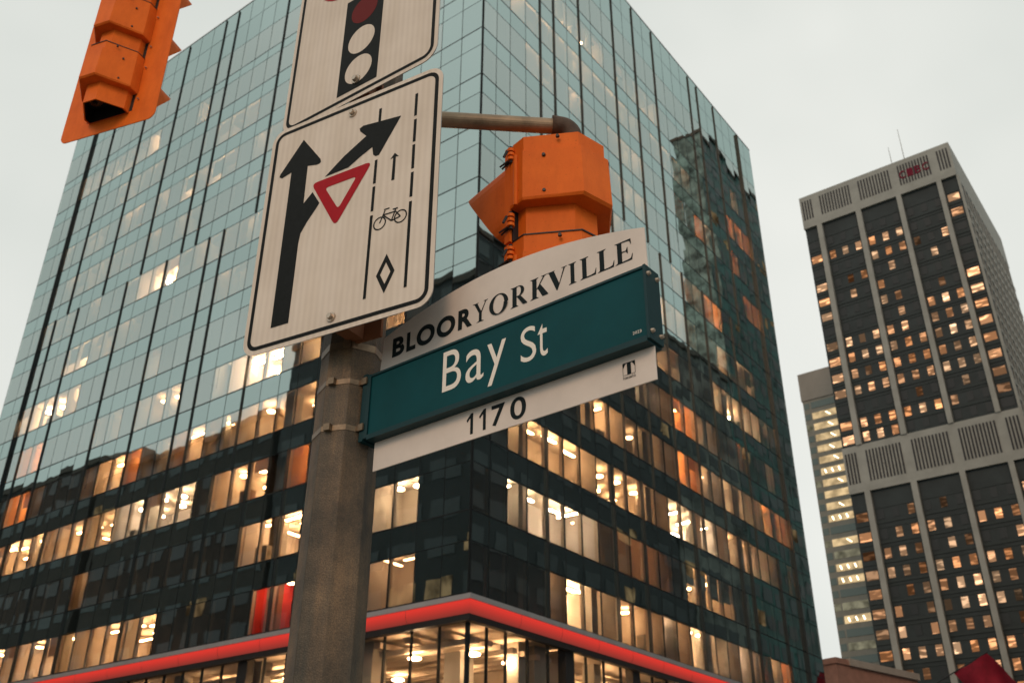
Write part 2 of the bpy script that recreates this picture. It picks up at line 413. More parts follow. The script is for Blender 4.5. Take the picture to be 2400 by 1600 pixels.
# ================================================================== mesh helpers
class MB:
    def __init__(s):
        s.v, s.f, s.m = [], [], []
    def face(s, pts, mi=0):
        n = len(s.v)
        s.v += [tuple(p) for p in pts]
        s.f.append(tuple(range(n, n + len(pts))))
        s.m.append(mi)
    def box(s, x0, x1, y0, y1, z0, z1, mi=0, skip=''):
        n = len(s.v)
        s.v += [(x, y, z) for z in (z0, z1) for y in (y0, y1) for x in (x0, x1)]
        for tag_, f in (('b', (0, 2, 3, 1)), ('t', (4, 5, 7, 6)), ('f', (0, 1, 5, 4)), ('k', (2, 6, 7, 3)), ('l', (0, 4, 6, 2)), ('r', (1, 3, 7, 5))):
            if tag_ not in skip:
                s.f.append(tuple(n + i for i in f)); s.m.append(mi)
    def rings(s, rings, mi=0, cap0=True, cap1=True, mis=None, close=True):
        n = len(s.v); k = len(rings[0])
        for r_ in rings:
            s.v += [tuple(p) for p in r_]
        for i in range(len(rings) - 1):
            for j in range(k if close else k - 1):
                a, b_ = n + i * k + j, n + i * k + (j + 1) % k
                s.f.append((a, b_, b_ + k, a + k)); s.m.append(mis[i] if mis else mi)
        if cap0:
            s.f.append(tuple(n + j for j in reversed(range(k)))); s.m.append(mi)
        if cap1:
            s.f.append(tuple(n + (len(rings) - 1) * k + j for j in range(k))); s.m.append(mi)
    def tube(s, p0, p1, r0, r1=None, seg=16, mi=0, caps=True):
        p0, p1 = Vector(p0), Vector(p1)
        r1 = r0 if r1 is None else r1
        d = (p1 - p0).normalized()
        a = d.orthogonal().normalized(); b_ = d.cross(a)
        rg = [[p + (a * math.cos(2 * math.pi * i / seg) + b_ * math.sin(2 * math.pi * i / seg)) * r_ for i in range(seg)] for p, r_ in ((p0, r0), (p1, r1))]
        s.rings(rg, mi, caps, caps)
    def path(s, pts, r_, seg=16, mi=0):
        pts = [Vector(p) for p in pts]; rg = []; a = None
        for i, p in enumerate(pts):
            d = (pts[min(i + 1, len(pts) - 1)] - pts[max(i - 1, 0)]).normalized()
            a = d.orthogonal().normalized() if a is None else (a - d * a.dot(d)).normalized()
            b_ = d.cross(a)
            rr = r_[i] if isinstance(r_, (list, tuple)) else r_
            rg.append([p + (a * math.cos(2 * math.pi * k / seg) + b_ * math.sin(2 * math.pi * k / seg)) * rr for k in range(seg)])
        s.rings(rg, mi)
    def plate(s, poly, y0, y1, mi=0, mi_side=None):
        """poly in (x,z), extruded along y"""
        a = [(x, y0, z) for x, z in poly]; b_ = [(x, y1, z) for x, z in poly]
        s.face(a, mi); s.face(list(reversed(b_)), mi if mi_side is None else mi_side)
        for i in range(len(poly)):
            j = (i + 1) % len(poly)
            s.face([a[i], b_[i], b_[j], a[j]], mi if mi_side is None else mi_side)
    def mesh(s, name, mats, smooth=False):
        me = bpy.data.meshes.new(name)
        me.from_pydata(s.v, [], s.f)
        for mm in mats if isinstance(mats, (list, tuple)) else [mats]:
            me.materials.append(M[mm])
        for p, i in zip(me.polygons, s.m):
            p.material_index = i
            p.use_smooth = smooth
        me.update()
        return me
    def obj(s, name, mats, parent=None, smooth=False, fix=False):
        me = s.mesh(name, mats, smooth)
        if fix:
            bm = bmesh.new(); bm.from_mesh(me)
            bmesh.ops.remove_doubles(bm, verts=bm.verts, dist=1e-5)
            bmesh.ops.recalc_face_normals(bm, faces=bm.faces)
            bm.to_mesh(me); bm.free()
        ob = bpy.data.objects.new(name, me)
        C.objects.link(ob)
        ob.parent = parent
        return ob

def place(name, me, parent, loc=(0, 0, 0), rot=None):
    ob = bpy.data.objects.new(name, me)
    C.objects.link(ob)
    ob.parent = parent
    ob.location = loc
    if rot is not None:
        ob.rotation_euler = rot
    return ob

def tag(ob, label, cat, group=None):
    ob['label'] = label; ob['category'] = cat
    if group:
        ob['group'] = group
    return ob

def empty(name, loc=(0, 0, 0), rz=0.0, label=None, cat=None, group=None):
    ob = bpy.data.objects.new(name, None)
    C.objects.link(ob)
    ob.location = loc; ob.rotation_euler = (0, 0, rz)
    if label:
        tag(ob, label, cat, group)
    return ob

def struct(ob):
    ob['kind'] = 'structure'
    return ob

def rrect(w, h, r_, n=6):
    pts = []
    for cx, cz, a0 in ((w / 2 - r_, h / 2 - r_, 0), (-w / 2 + r_, h / 2 - r_, 90), (-w / 2 + r_, -h / 2 + r_, 180), (w / 2 - r_, -h / 2 + r_, 270)):
        for i in range(n + 1):
            a = R(a0 + 90 * i / n)
            pts.append((cx + r_ * math.cos(a), cz + r_ * math.sin(a)))
    return pts

# ================================================================== the setting: frame of the street grid
E1 = Vector((-0.79782, 0.60290, 0))      # along the left facade of the glass block
E2 = Vector((0.60290, 0.79782, 0))       # along its right facade
CORNER = Vector((-1.7111, 39.9634, 0))
GRID = math.atan2(E2.y, E2.x)
def AB(a, b_, z=0.0):
    p = CORNER + E1 * a + E2 * b_
    return Vector((p.x, p.y, z))

g = MB(); g.face([(-700, -700, 0), (700, -700, 0), (700, 700, 0), (-700, 700, 0)])
struct(g.obj('ground', 'asphalt'))
def block(a0, a1, b0, b1):
    m_ = MB()
    p = [AB(a0, b0), AB(a1, b0), AB(a1, b1), AB(a0, b1)]
    lo = [(q.x, q.y, 0.0) for q in p]; hi = [(q.x, q.y, 0.14) for q in p]
    m_.rings([lo, hi], cap0=False)
    struct(m_.obj('pavement', 'pavement', fix=True))
block(-6, 180, -6, 260)
block(-6, 180, -200, -23)
block(-200, -21, -6, 260)
block(-200, -21, -200, -23)
mk = MB()
for i in range(9):
    for (a, b_, da, db) in ((-14.5 + 0, -5.2, 0.25, 2.6), ):
        p = [AB(-20 + i * 1.6, -11, .004), AB(-19.2 + i * 1.6, -11, .004), AB(-19.2 + i * 1.6, -7.5, .004), AB(-20 + i * 1.6, -7.5, .004)]
    mk.face(p)
struct(mk.obj('road_marking', 'road_paint'))

# ================================================================== the glass office block
ZN = [12.0, 15.55, 19.10, 22.65, 26.20, 29.75, 33.30, 36.85, 40.40, 43.92, 47.45, 50.98, 54.15]
VT = [z + 2.2 for z in ZN]; VT[11] = 53.30; VT[12] = 56.75
NEXT = ZN[1:] + [59.1]
ROOF = 61.2
UL = [1.534 * k for k in range(30)] + [46.25]
UR = [0, 1.27] + [2.54 + 1.53 * j for j in range(0, 23)] + [37.65, 39.15]
LITL = {0: '..11...rr.....4434443444434...', 1: '..44...434.........2..........', 2: '.......o.444.44434443444344433', 3: '.......3344223322o442...1oo...',
        4: '...43..535554..112.11....oo...', 5: '......332........32221153444..', 6: '.....22..............33hh.....', 7: '....12.....1122213432....111..',
        8: '......1.....1......1.22.......', 9: '...........11.2h1h.2.32.11.1..', 10: '....1........333....11........', 11: '.....................3222211..', 12: '..............................'}
LITR = {0: '....155534453555353o3o....', 1: '..3343332ppp.hhhh.........', 2: '..34344434443434343332.3..', 3: '.54334443222211oo225553ooo'[1:] + '.',
        4: '......33..342oo12..o..2...', 5: '....22......332113433333..', 6: '......22....4124..5h3h....', 7: '........11.....o1oo.......',
        8: '.........2............oo..', 9: '...12....21....o.o...o....', 10: '..312...2222.........ooo..', 11: '........1....1............', 12: '..........................'}
LITR[3] = '......4432222oo225553ooo..'

TOW = empty('office_building', AB(0, 0), GRID, 'teal glass office block with a red lit canopy, filling the middle of the view', 'building')
# local frame of the block: x along the right facade, y along the left facade
def loc(side, u, out, z):
    return (-out, u, z) if side == 'L' else (u, -out, z)
def lbox(m_, side, u0, u1, o0, o1, z0, z1, mi=0):
    if side == 'L':
        m_.box(-o1, -o0, u0, u1, z0, z1, mi)
    else:
        m_.box(u0, u1, -o1, -o0, z0, z1, mi)
def lworld(side, u, out, z):
    p = loc(side, u, out, z)
    q = CORNER + E2 * p[0] + E1 * p[1]
    return Vector((q.x, q.y, z))

# ---- panes: glass_pane (see-through) and spandrel_panel (opaque), each its own piece
cells = []
for side, U, n in (('L', UL, 30), ('R', UR, 26)):
    for c in range(n):
        u0, u1 = U[c], U[c + 1]
        solid = (side == 'L' and c < 2) or (side == 'R' and c < 2)
        for r_ in range(13):
            blackcol = side == 'L' and c < 2 and ZN[r_] < 30
            cells.append((side, c, r_, u0, u1, ZN[r_], VT[r_], 'black_panel' if blackcol else ('spandrel_panel' if side == 'L' and c < 2 else 'glass_pane')))
            cells.append((side, c, r_, u0, u1, VT[r_], NEXT[r_], 'spandrel_panel'))
        cells.append((side, c, 13, u0, u1, 59.1, ROOF, 'spandrel_panel'))
def seen_area(cell):
    side, c, r_, u0, u1, z0, z1, k = cell
    ps = [screen(lworld(side, u, 0, z)) for u, z in ((u0, z0), (u1, z0), (u1, z1), (u0, z1))]
    if any(p is None for p in ps):
        return 0
    cx = sum(p[0] for p in ps) / 4; cy = sum(p[1] for p in ps) / 4
    if not (-0.01 < cx < 1.01 and -0.34 < cy < 0.34):
        return 0
    return abs(sum(ps[i][0] * ps[(i + 1) % 4][1] - ps[(i + 1) % 4][0] * ps[i][1] for i in range(4))) / 2
pmesh = {}
GAP = 0.024
def pane_mesh(w, h, matn):
    key = (round(w, 3), round(h, 3), matn)
    if key not in pmesh:
        m_ = MB()
        a, b_ = w / 2 - GAP, h / 2 - GAP
        fr = [(-a, 0, -b_), (a, 0, -b_), (a, 0, b_), (-a, 0, b_)]
        bk = [(x * (a + .006) / a, -.03, z * (b_ + .006) / b_) for x, _, z in fr]
        m_.face(list(reversed(fr)), 0)
        for i in range(4):
            m_.face([fr[i], bk[i], bk[(i + 1) % 4], fr[(i + 1) % 4]], 1)
        pmesh[key] = m_.mesh('pane', [matn, 'joint'])
    return pmesh[key]
GM = {'glass_pane': 'vision_glass', 'spandrel_panel': 'spandrel_glass', 'black_panel': 'spandrel_glass'}
for kind in ('glass_pane', 'spandrel_panel', 'black_panel'):
    lst = sorted([c for c in cells if c[7] == kind], key=seen_area, reverse=True)
    rest = MB()
    for i, (side, c, r_, u0, u1, z0, z1, k) in enumerate(lst):
        me = pane_mesh(u1 - u0, z1 - z0, GM[kind])
        tx, tz = rnd.gauss(0, 0.0022), rnd.gauss(0, 0.0022)
        rot = (tx, 0, (R(90) if side == 'L' else R(180)) + tz)
        pos = loc(side, (u0 + u1) / 2, 0, (z0 + z1) / 2)
        if i < 300:
            place(kind, me, TOW, pos, rot)
        else:
            mw = Matrix.Translation(pos) @ Matrix.Rotation(rot[2], 4, 'Z') @ Matrix.Rotation(rot[0], 4, 'X')
            for p in me.polygons:
                rest.face([mw @ me.vertices[v].co for v in p.vertices], p.material_index)
    if rest.v:
        ro = rest.obj('smaller_' + kind + 's', [GM[kind], 'joint'], TOW)
        ro['kind'] = 'stuff'

# ---- mullions, transoms and fins
for side, U in (('L', UL), ('R', UR)):
    for i, u in enumerate(U):
        m_ = MB()
        lbox(m_, side, u - .034, u + .034, -.06, -.010, 11.9, ROOF - .02, 0)
        if 0 < i < len(U) - 1:
            lbox(m_, side, u - .035, u + .035, -.24, -.0605, 12, 59, 1)
        m_.obj('mullion', ['joint', 'inner_mullion'], TOW)
    for z in sorted(set(ZN[:] + VT[:] + [59.1])):
        strong = z in ZN
        m_ = MB()
        h = .040 if strong else .030
        lbox(m_, side, 0.02, U[-1] - .02, -.055, 0.004 if strong else -.009, z - h, z + h, 0)
        m_.obj('transom', 'joint', TOW)
FINS = [('L', k, 39.07, 61.0, .088) for k in (5, 9, 12, 16, 17, 20, 23, 26)] + [('L', 28, 12, 61.0, .19)] + \
       [('L', k, 21.3, 39.07, .088) for k in (6, 11, 14, 15, 18, 21, 25, 27)] + [('L', k, 12, 21.3, .13) for k in (4, 8, 10, 12, 16, 20, 23, 26)] + \
       [('R', j + 2, 39.07, 61.0, .088) for j in (2, 3, 5, 8, 10, 12, 16, 17, 19)] + [('R', 24, 12, 61.0, .18)] + \
       [('R', j + 2, 21.3, 39.07, .088) for j in (4, 7, 9, 11, 13, 15, 18)] + [('R', j + 2, 12, 21.3, .13) for j in (2, 6, 8, 12, 16, 17, 20)]
for side, i, z0, z1, d in FINS:
    u = (UL if side == 'L' else UR)[i]
    m_ = MB()
    lbox(m_, side, u - .026, u + .026, -.01, d, z0, z1)
    m_.obj('fin', 'fin', TOW)

# ---- structure inside: slabs, core, columns, end walls, roof
for z in ZN + [57.0]:
    m_ = MB()
    m_.box(.26, 7, .26, 46.1, z - .5, z - .12)
    m_.box(7, 39, .26, 7, z - .5, z - .12)
    m_.obj('floor_slab', 'slab', TOW)
m_ = MB(); m_.box(7.01, 39, 7.01, 46, 0, 60.5); m_.obj('core_wall', 'core', TOW)
m_ = MB(); m_.box(0.08, 39.1, 46.12, 46.24, 0, ROOF - .05); m_.obj('end_wall', 'spandrel_glass', TOW)
m_ = MB(); m_.box(39.02, 39.14, 0.08, 46.1, 0, ROOF - .05); m_.obj('end_wall', 'spandrel_glass', TOW)
m_ = MB(); m_.box(0.05, 39.0, .05, 46.1, 60.6, 60.9); m_.obj('roof', 'slab', TOW)
m_ = MB()
lbox(m_, 'L', -.03, 46.28, -.2, .03, ROOF, ROOF + .06); lbox(m_, 'R', .2, 39.18, -.2, .03, ROOF, ROOF + .06)
m_.obj('roof_coping', 'canopy_grey', TOW)
for side, us in (('L', [1.534 * k for k in (5.0, 9.0, 13.0, 16.8, 20.9, 25.0)] + [43.5]), ('R', [4.9, 11.0, 17.2, 23.2, 29.4, 35.5])):
    for u in us:
        m_ = MB()
        lbox(m_, side, u - .32, u + .32, -1.55, -.9, 0, 59)
        m_.obj('column', 'office_grey', TOW)

# ---- lit rooms
def lamp_mesh(kind, matn):
    m_ = MB()
    if kind == 'disc':
        rg = []
        for z, r_ in ((0, .17), (-.04, .23), (-.075, .21)):
            rg.append([(r_ * math.cos(2 * math.pi * i / 10), r_ * math.sin(2 * math.pi * i / 10), z) for i in range(10)])
        m_.rings(rg)
    else:
        m_.box(-.6, .6, -.07, .07, -.05, 0)
    return m_.mesh('lamp', matn)
LM = {}
def lamp(kind, matn, parent, pos, rz):
    if (kind, matn) not in LM:
        LM[(kind, matn)] = lamp_mesh(kind, matn)
    return place('ceiling_light', LM[(kind, matn)], parent, pos, (0, 0, rz))
def cls(ch):
    return {'o': 'o', 'r': 'r', 'p': 'p', 'h': 'h'}.get(ch, 'n' + ('a' if ch in '12' else 'b'))
def room(side, row, c0, c1, chars):
    U = UL if side == 'L' else UR
    u0, u1 = U[c0] + .05, U[c1 + 1] - .05
    near = (side == 'L' and c0 < 4) or (side == 'R' and c0 < 4)
    depth = 2.2 if near else rnd.choice((3.6, 4.4, 5.4))
    if 'r' in chars:
        depth = 1.3
    high = 6 <= row <= 10 and max(chars) in '123'
    if high:
        depth = min(depth, 2.6)
    z0, z1 = ZN[row] - .1, ZN[row] + 2.72
    if high:
        z1 = ZN[row] + min(2.99, NEXT[row] - ZN[row] - .55)
    k = cls(chars[0])
    wall = {'o': 'room_orange', 'r': 'room_red', 'p': 'room_pale', 'h': 'room_beige'}.get(k, rnd.choice(('room_beige', 'room_beige', 'room_pale')))
    m_ = MB()
    P = lambda u, o_, z: loc(side, u, -o_, z)
    o0, o1 = .27, depth
    m_.face([P(u0, o1, z0), P(u1, o1, z0), P(u1, o1, z1), P(u0, o1, z1)], 0)
    m_.face([P(u0, o0, z0), P(u0, o1, z0), P(u0, o1, z1), P(u0, o0, z1)], 0)
    m_.face([P(u1, o0, z0), P(u1, o1, z0), P(u1, o1, z1), P(u1, o0, z1)], 0)
    m_.face([P(u0, o0, z1), P(u1, o0, z1), P(u1, o1, z1), P(u0, o1, z1)], 1)
    m_.face([P(u0, o0, z0), P(u1, o0, z0), P(u1, o1, z0), P(u0, o1, z0)], 2)
    rm_ = m_.obj('office_room', [wall, 'room_ceiling' if k != 'o' else 'room_orange', 'carpet'], TOW)
    lv = max(chars)
    lm = {'o': 'lamp_warm', 'r': 'lamp_3', 'p': 'lamp_3', 'h': 'lamp_4'}.get(k, 'lamp_' + lv)
    if row >= 5 and lm[-1] in '1234':
        lm = 'lamp_' + ({'1': '0', '2': '1', '3': 'h'} if high else {'1': '3', '2': '4', '3': '5', '4': '5'})[lm[-1]]
    elif lm == 'lamp_4' and rnd.random() < .22:
        lm = 'lamp_cool'
    kind = 'disc' if side == 'L' else 'tube'
    if rnd.random() < .25:
        kind = 'disc' if kind == 'tube' else 'tube'
    if high:
        kind = 'tube'
    w = u1 - u0
    n = max(1, round(w / 1.75))
    rows = [depth * .35, depth * .72] if depth > 3 else [depth * .5]
    if high:
        rows = [.345]
    for i in range(n):
        for j, o_ in enumerate(rows):
            if (lv in '12' and j == 1) or (row == 5 and lv in '123' and j == 0 and len(rows) > 1):
                continue
            uu = u0 + w * (i + .5 + rnd.uniform(-.18, .18)) / n
            hang = .03 if high else .3 if k == 'r' else rnd.choice((.22, .3, .42))
            lamp(kind, lm, rm_, P(uu, o_, z1 - hang), (R(90) if side == 'L' else 0) + (R(90) if rnd.random() < .3 and not high else 0))
    # furniture silhouettes: a low cabinet or partition near the glass in some rooms
    if lv in '34' and rnd.random() < .5 and depth > 3:
        m2 = MB()
        uu = rnd.uniform(u0 + .2, max(u0 + .3, u1 - 1.2))
        lbox(m2, side, uu, min(u1 - .1, uu + rnd.uniform(.5, 1.2)), -.9, -.45, z0 + .01, z0 + rnd.uniform(.7, 1.3))
        m2.obj('cabinet', rnd.choice(('office_grey', 'wood')), rm_)
    # roller blinds
    for c in range(c0, c1 + 1):
        ch = chars[c - c0]
        drop, bm_ = 0, 'blind'
        if ch == 'h':
            drop, bm_ = rnd.uniform(.45, .62), 'blind_dark'
        elif ch == 'p':
            drop = 1.0
        elif ch in '123' and row >= 5:
            if rnd.random() < .4:
                drop = rnd.choice((.7, .5, .35, .2))
        elif ch in '123o' and rnd.random() < .22:
            drop = rnd.choice((1, .5, .3))
        elif ch == '4' and rnd.random() < .06:
            drop = .3
        if drop:
            m2 = MB()
            zt = VT[row] + .1
            side_in = rnd.choice((.09, .09, .35)) if ch in '123' else .09
            lbox(m2, side, U[c] + .09, U[c + 1] - side_in, -.262, -.255, zt - (2.3 * drop), zt)
            m2.obj('roller_blind', bm_, TOW)
r3 = random.Random(21)
for LIT in (LITL, LITR):
    for row in range(6, 12):
        q = list(LIT[row]); c = 3
        while c < len(q) - 3:
            if q[c] == '.' and r3.random() < .24:
                for j in range(r3.choice((1, 2, 3, 4))):
                    if c + j < len(q) - 3 and q[c + j] == '.':
                        q[c + j] = r3.choice('1122')
                c += 4
            c += 1
        LIT[row] = ''.join(q)
for side, LIT in (('L', LITL), ('R', LITR)):
    for row, sx in LIT.items():
        c = 0
        while c < len(sx):
            if sx[c] == '.':
                c += 1; continue
            e = c
            while e + 1 < len(sx) and sx[e + 1] != '.' and cls(sx[e + 1]) == cls(sx[c]) and e - c < 4 and not (sx[e + 1] == '5') ^ (sx[c] == '5'):
                e += 1
            room(side, row, c, e, sx[c:e + 1])
            c = e + 1
# dark wooden strips beside the red wall panels
m_ = MB(); lbox(m_, 'L', 12.5, 12.75, -.9, -.6, 12, 14.6); m_.obj('wood_panel', 'wood', TOW)

# ---- canopy with the red light cove, mitred round the corner
def sweep(m_, prof, mi):
    for i in range(len(prof) - 1):
        (o0, z0), (o1, z1) = prof[i], prof[i + 1]
        m_.face([(-o0, -o0, z0), (-o0, 46.6, z0), (-o1, 46.6, z1), (-o1, -o1, z1)], mi)
        m_.face([(-o0, -o0, z0), (37.0, -o0, z0), (37.0, -o1, z1), (-o1, -o1, z1)], mi)
cz = -.14
m_ = MB(); sweep(m_, [(0, 12.0 + cz), (.47, 11.97 + cz), (.47, 11.76 + cz), (.42, 11.755 + cz)], 0)
m_.obj('canopy_fascia', 'canopy_grey', TOW)
COVE = [(.425 - .16 * (1 - math.cos(R(90 * i / 8))), 11.752 + cz - .53 * math.sin(R(90 * i / 8))) for i in range(9)]
def cove(side, v0, v1, mitre):
    m_ = MB()
    for i in range(8):
        (o0, z0), (o1, z1) = COVE[i], COVE[i + 1]
        a0, a1 = (-o0, -o1) if mitre else (v0, v0)
        q = [(a0, o0, z0), (v1, o0, z0), (v1, o1, z1), (a1, o1, z1)]
        m_.face([loc(side, u, o_, z) for u, o_, z in q])
    m_.obj('red_light_cove', 'led_red', TOW, smooth=True)
for side, end in (('L', 46.6), ('R', 37.0)):
    v = 0.0
    while v < end - .1:
        w_ = min(end, v + 3.06)
        cove(side, v, w_ - .018, v == 0.0)
        v = w_
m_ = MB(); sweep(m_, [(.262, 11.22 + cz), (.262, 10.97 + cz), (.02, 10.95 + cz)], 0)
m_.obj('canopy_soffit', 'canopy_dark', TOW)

# ---- shop front under the canopy
for side, U in (('L', UL), ('R', UR)):
    for i in range(len(U) - 1):
        u0, u1 = U[i], U[i + 1]
        m_ = MB()
        P = lambda u, o_, z: loc(side, u, o_, z)
        q = [P(u0 + .03, 0, 3.3), P(u1 - .03, 0, 3.3), P(u1 - .03, 0, 10.9), P(u0 + .03, 0, 10.9)]
        m_.face(q if side == 'R' else list(reversed(q)))
        m_.obj('shop_pane', 'shop_glass', TOW)
        m_ = MB(); lbox(m_, side, u0 - .028, u0 + .028, -.12, .012, .14, 10.95); m_.obj('shop_mullion', 'joint', TOW)
    m_ = MB(); lbox(m_, side, 0.05, U[-1], -.3, .01, .14, 3.25); m_.obj('stall_riser', 'canopy_dark', TOW)
for side, us in (('L', (13.75, 26.0, 38.3)), ('R', (7.24, 13.1, 19.2, 25.4, 31.5))):
    for u in us:
        m_ = MB(); lbox(m_, side, u - .34, u + .34, -.4, .03, .14, 11.0); m_.obj('shop_pier', 'canopy_dark', TOW)
m_ = MB()
m_.box(.15, 38.9, .15, 6.9, 10.95, 11.0, 0); m_.box(.15, 6.9, 6.95, 46, 10.95, 11.0, 0)
m_.obj('shop_ceiling', 'room_ceiling', TOW)
m_ = MB(); m_.face([(6.95, .2, 0), (6.95, 46, 0), (6.95, 46, 10.9), (6.95, .2, 10.9)]); m_.face([(7, 6.95, 0), (38.9, 6.95, 0), (38.9, 6.95, 10.9), (7, 6.95, 10.9)])
m_.obj('shop_wall', 'room_beige', TOW)
for k in range(13):
    m_ = MB()
    if k % 2:
        m_.box(.6, 38, 1.0 + k * .9 % 5.5, 1.25 + k * .9 % 5.5, 10.55, 10.8)
    else:
        m_.box(1.2 + k * .43, 1.5 + k * .43, .6, 45, 10.3, 10.52)
    m_.obj('ceiling_duct', 'room_beige', TOW)
for p in ((2.6, 2.6), (6.0, 1.2), (1.2, 6.4)):
    m_ = MB(); m_.box(p[0] - .45, p[0] + .45, p[1] - .45, p[1] + .45, .14, 10.93); m_.obj('shop_column', 'office_grey', TOW)
SL = [(1.3, 4.0), (1.4, 12.0), (7.8, 1.2), (11.4, 1.3), (2.1, 1.4), (4.4, 1.3), (9.3, 2.4), (13.6, 2.4), (18, 2.6), (22.5, 2.4), (27, 2.5), (32, 2.5), (36, 2.5), (1.5, 9.5), (2.6, 14), (2.4, 18.5), (2.5, 23), (2.4, 28), (2.4, 33), (2.5, 38), (2.4, 43), (5, 4.6), (4.6, 8), (4.7, 17), (12, 5), (20, 5), (28, 5)]
for x, y in SL:
    ob = lamp('disc', 'lamp_s', TOW, (x, y, 10.1), 0)
    ob.name = 'pendant_light'
    ob.scale = (1.3, 1.3, 1.1)

# ================================================================== buildings across the streets (seen as reflections in the glass)
def city(name, a0, a1, b0, b1, h, wall, label, front, floors, lit=.05, roof=None):
    root = empty(name, AB(a0, b0), GRID, label, 'building', 'buildings reflected in the glass facades')
    w, d = b1 - b0, a1 - a0
    m_ = MB(); m_.box(0, w, 0, d, .14, h); m_.obj('wall', wall, root)
    m_ = MB(); m_.box(-.3, w + .3, -.3, d + .3, h + .004, h + .7); m_.obj('roof', roof or 'city_roof', root)
    fh = h / floors
    for k in range(1, floors):
        z0 = k * fh + fh * .3
        n = int((d if front == 'x' else w) / 4)
        span = (d if front == 'x' else w)
        mm = MB(); ml = MB()
        for i in range(n):
            s0 = span * (i + .14) / n; s1 = span * (i + .86) / n
            tgt = ml if rnd.random() < lit else mm
            if front == 'x':      # face at x = w looking to +x
                tgt.box(w, w + .06, s0, s1, z0, z0 + fh * .48)
            else:                 # face at y = d looking to +y
                tgt.box(s0, s1, d, d + .06, z0, z0 + fh * .48)
        mm.obj('window_row', 'city_window', root)
        if ml.v:
            ml.obj('lit_window_row', 'city_lit', root)
    return root
city('brick_block', 24, 54, -62, -33, 55, 'city_dark', 'dark office block mirrored low in the glass left of the corner', 'x', 15)
city('stone_block', 55, 88, -62, -33, 47, 'city_brown', 'brown block mirrored in the glass beside the dark office block', 'x', 13)
gb = city('gabled_block', 90, 122, -62, -33, 50, 'city_brown', 'brown block with a pitched roof mirrored at the left end of the glass', 'x', 14)
m_ = MB(); m_.rings([[(-.3, -.3, 50.8), (29.3, -.3, 50.8), (29.3, 32.3, 50.8), (-.3, 32.3, 50.8)], [(10, 8, 57), (19, 8, 57), (19, 24, 57), (10, 24, 57)]])
m_.obj('pitched_roof', 'city_roof', gb)
city('far_block', 124, 170, -62, -33, 44, 'city_dark', 'low dark block mirrored at the far left edge of the glass', 'x', 12)
city('stepped_block', -75, -33, 26, 84, 66, 'city_dark', 'dark striped block mirrored low in the right facade', 'y', 18, .04)
city('filler_block', -60, -33, 84.6, 104.4, 73, 'city_pale', 'filler block added for a pale mottled reflection between the striped block and the teal tower', 'y', 20, .03)  # added to close the bright sky gap between the mirrored buildings
tt = city('teal_tower', -39, -33, 105, 155, 126, 'city_teal', 'tall teal tower mirrored at the right end of the glass facade', 'y', 30, .05)

m_ = MB(); m_.box(-.13, -.01, 0, 6, .14, 126); m_.obj('mottle_sheet', 'reflection_mottle', tt)  # added sheet; its mottle stands in for wavy reflections in the glass

# ================================================================== the concrete office tower on the right
T0 = Vector((87.99, 154.73, 0))
TR = empty('office_tower', T0, math.atan2(-E1.y, -E1.x), 'tall grey concrete tower with dark window bays and scattered lit windows', 'building')
# local x runs along -E1 (to the right in the picture), so the face spans x = -31.4 .. 0 ; y runs away from the street
HT = 133.3
m_ = MB(); m_.box(-31.4, 0, .35, 42, 0, HT - .4); m_.obj('wall', 'tower_dark', TR)
m_ = MB(); m_.box(-31.5, .1, -.25, 42.2, 125.1, HT); m_.obj('crown_band', 'tower_concrete', TR)
m_ = MB(); m_.box(-31.45, .05, -.2, 42.1, 65.2, 74.3); m_.obj('plant_band', 'tower_concrete', TR)
for x0, x1 in ((-28.6, -27.55), (-20.2, -19.15), (-11.8, -10.85), (-3.8, -2.9)):
    for z0, z1 in ((0, 65.2), (74.3, 125.1)):
        m_ = MB(); m_.box(x0, x1, -.45, .349, z0, z1); m_.obj('pilaster', 'tower_concrete', TR)
m_ = MB(); m_.box(-.05, .4, -.1, .6, 0, 125.0); m_.obj('corner_pier', 'tower_concrete', TR)
BAYS = [(-31.2, -28.8), (-27.3, -20.5), (-18.9, -12.1), (-10.6, -4.1), (-2.7, -.3)]
for z0, z1 in ((127.2, 132.1), (67.0, 73.0)):
    for x0, x1 in BAYS:
        n = max(3, int((x1 - x0) / .58))
        for i in range(n):
            xx = x0 + (x1 - x0) * (i + .5) / n
            m_ = MB(); m_.box(xx - .15, xx + .15, -.29, -.24, z0, z1); m_.obj('louvre_slit', 'slit', TR)
ROWS = [120.6, 117.1, 113.6, 110.1, 106.6, 103.1, 99.6, 96.2, 92.7, 89.1, 85.6, 82.1, 78.8, 75.9] + [60.6, 56.9, 53.4, 49.9, 46.5, 43.1, 39.6, 36.0, 32.5, 29.0, 25.5]
WX = [-30.0, -26.55, -23.9, -21.15, -18.3, -15.55, -12.8, -9.9, -7.25, -4.55, -1.5]
LT = ['..........d', 'aacaada...a', '....bcbe.a.', 'a.eb.c..a..', 'a.a.b......', 'a...be..e.d', '.....c.ddda', 'aababa.bbaa', 'abaaabbbaca', 'abeaabbcbab', 'aaaabaabcba', '.....e..e.c', 'baaaaaab..e', 'add d......']
LT[13] = 'ddda.......'
LT += ['e..e.e....b', 'b.caab.aaca', 'ebbe.be..ba', 'cfeebfcbbcb', 'f.eebfdbcea', 'bf.eefdfebe', 'bf.bcbb.ecb', 'baaaaaaabac', 'bcc.cbbdabb', 'abca.bcfbaa', 'caabab.bcaa']
wm = {}
for (w, h) in ((1.12, 1.8), (2.1, 1.6)):
    for k in 'abcdef.':
        m_ = MB()
        m_.box(-w / 2, w / 2, -.04, .03, -h / 2, h / 2, 0)
        wm[(w, k)] = m_.mesh('tower_window', 'dark_window' if k == '.' else 'lit_' + k)
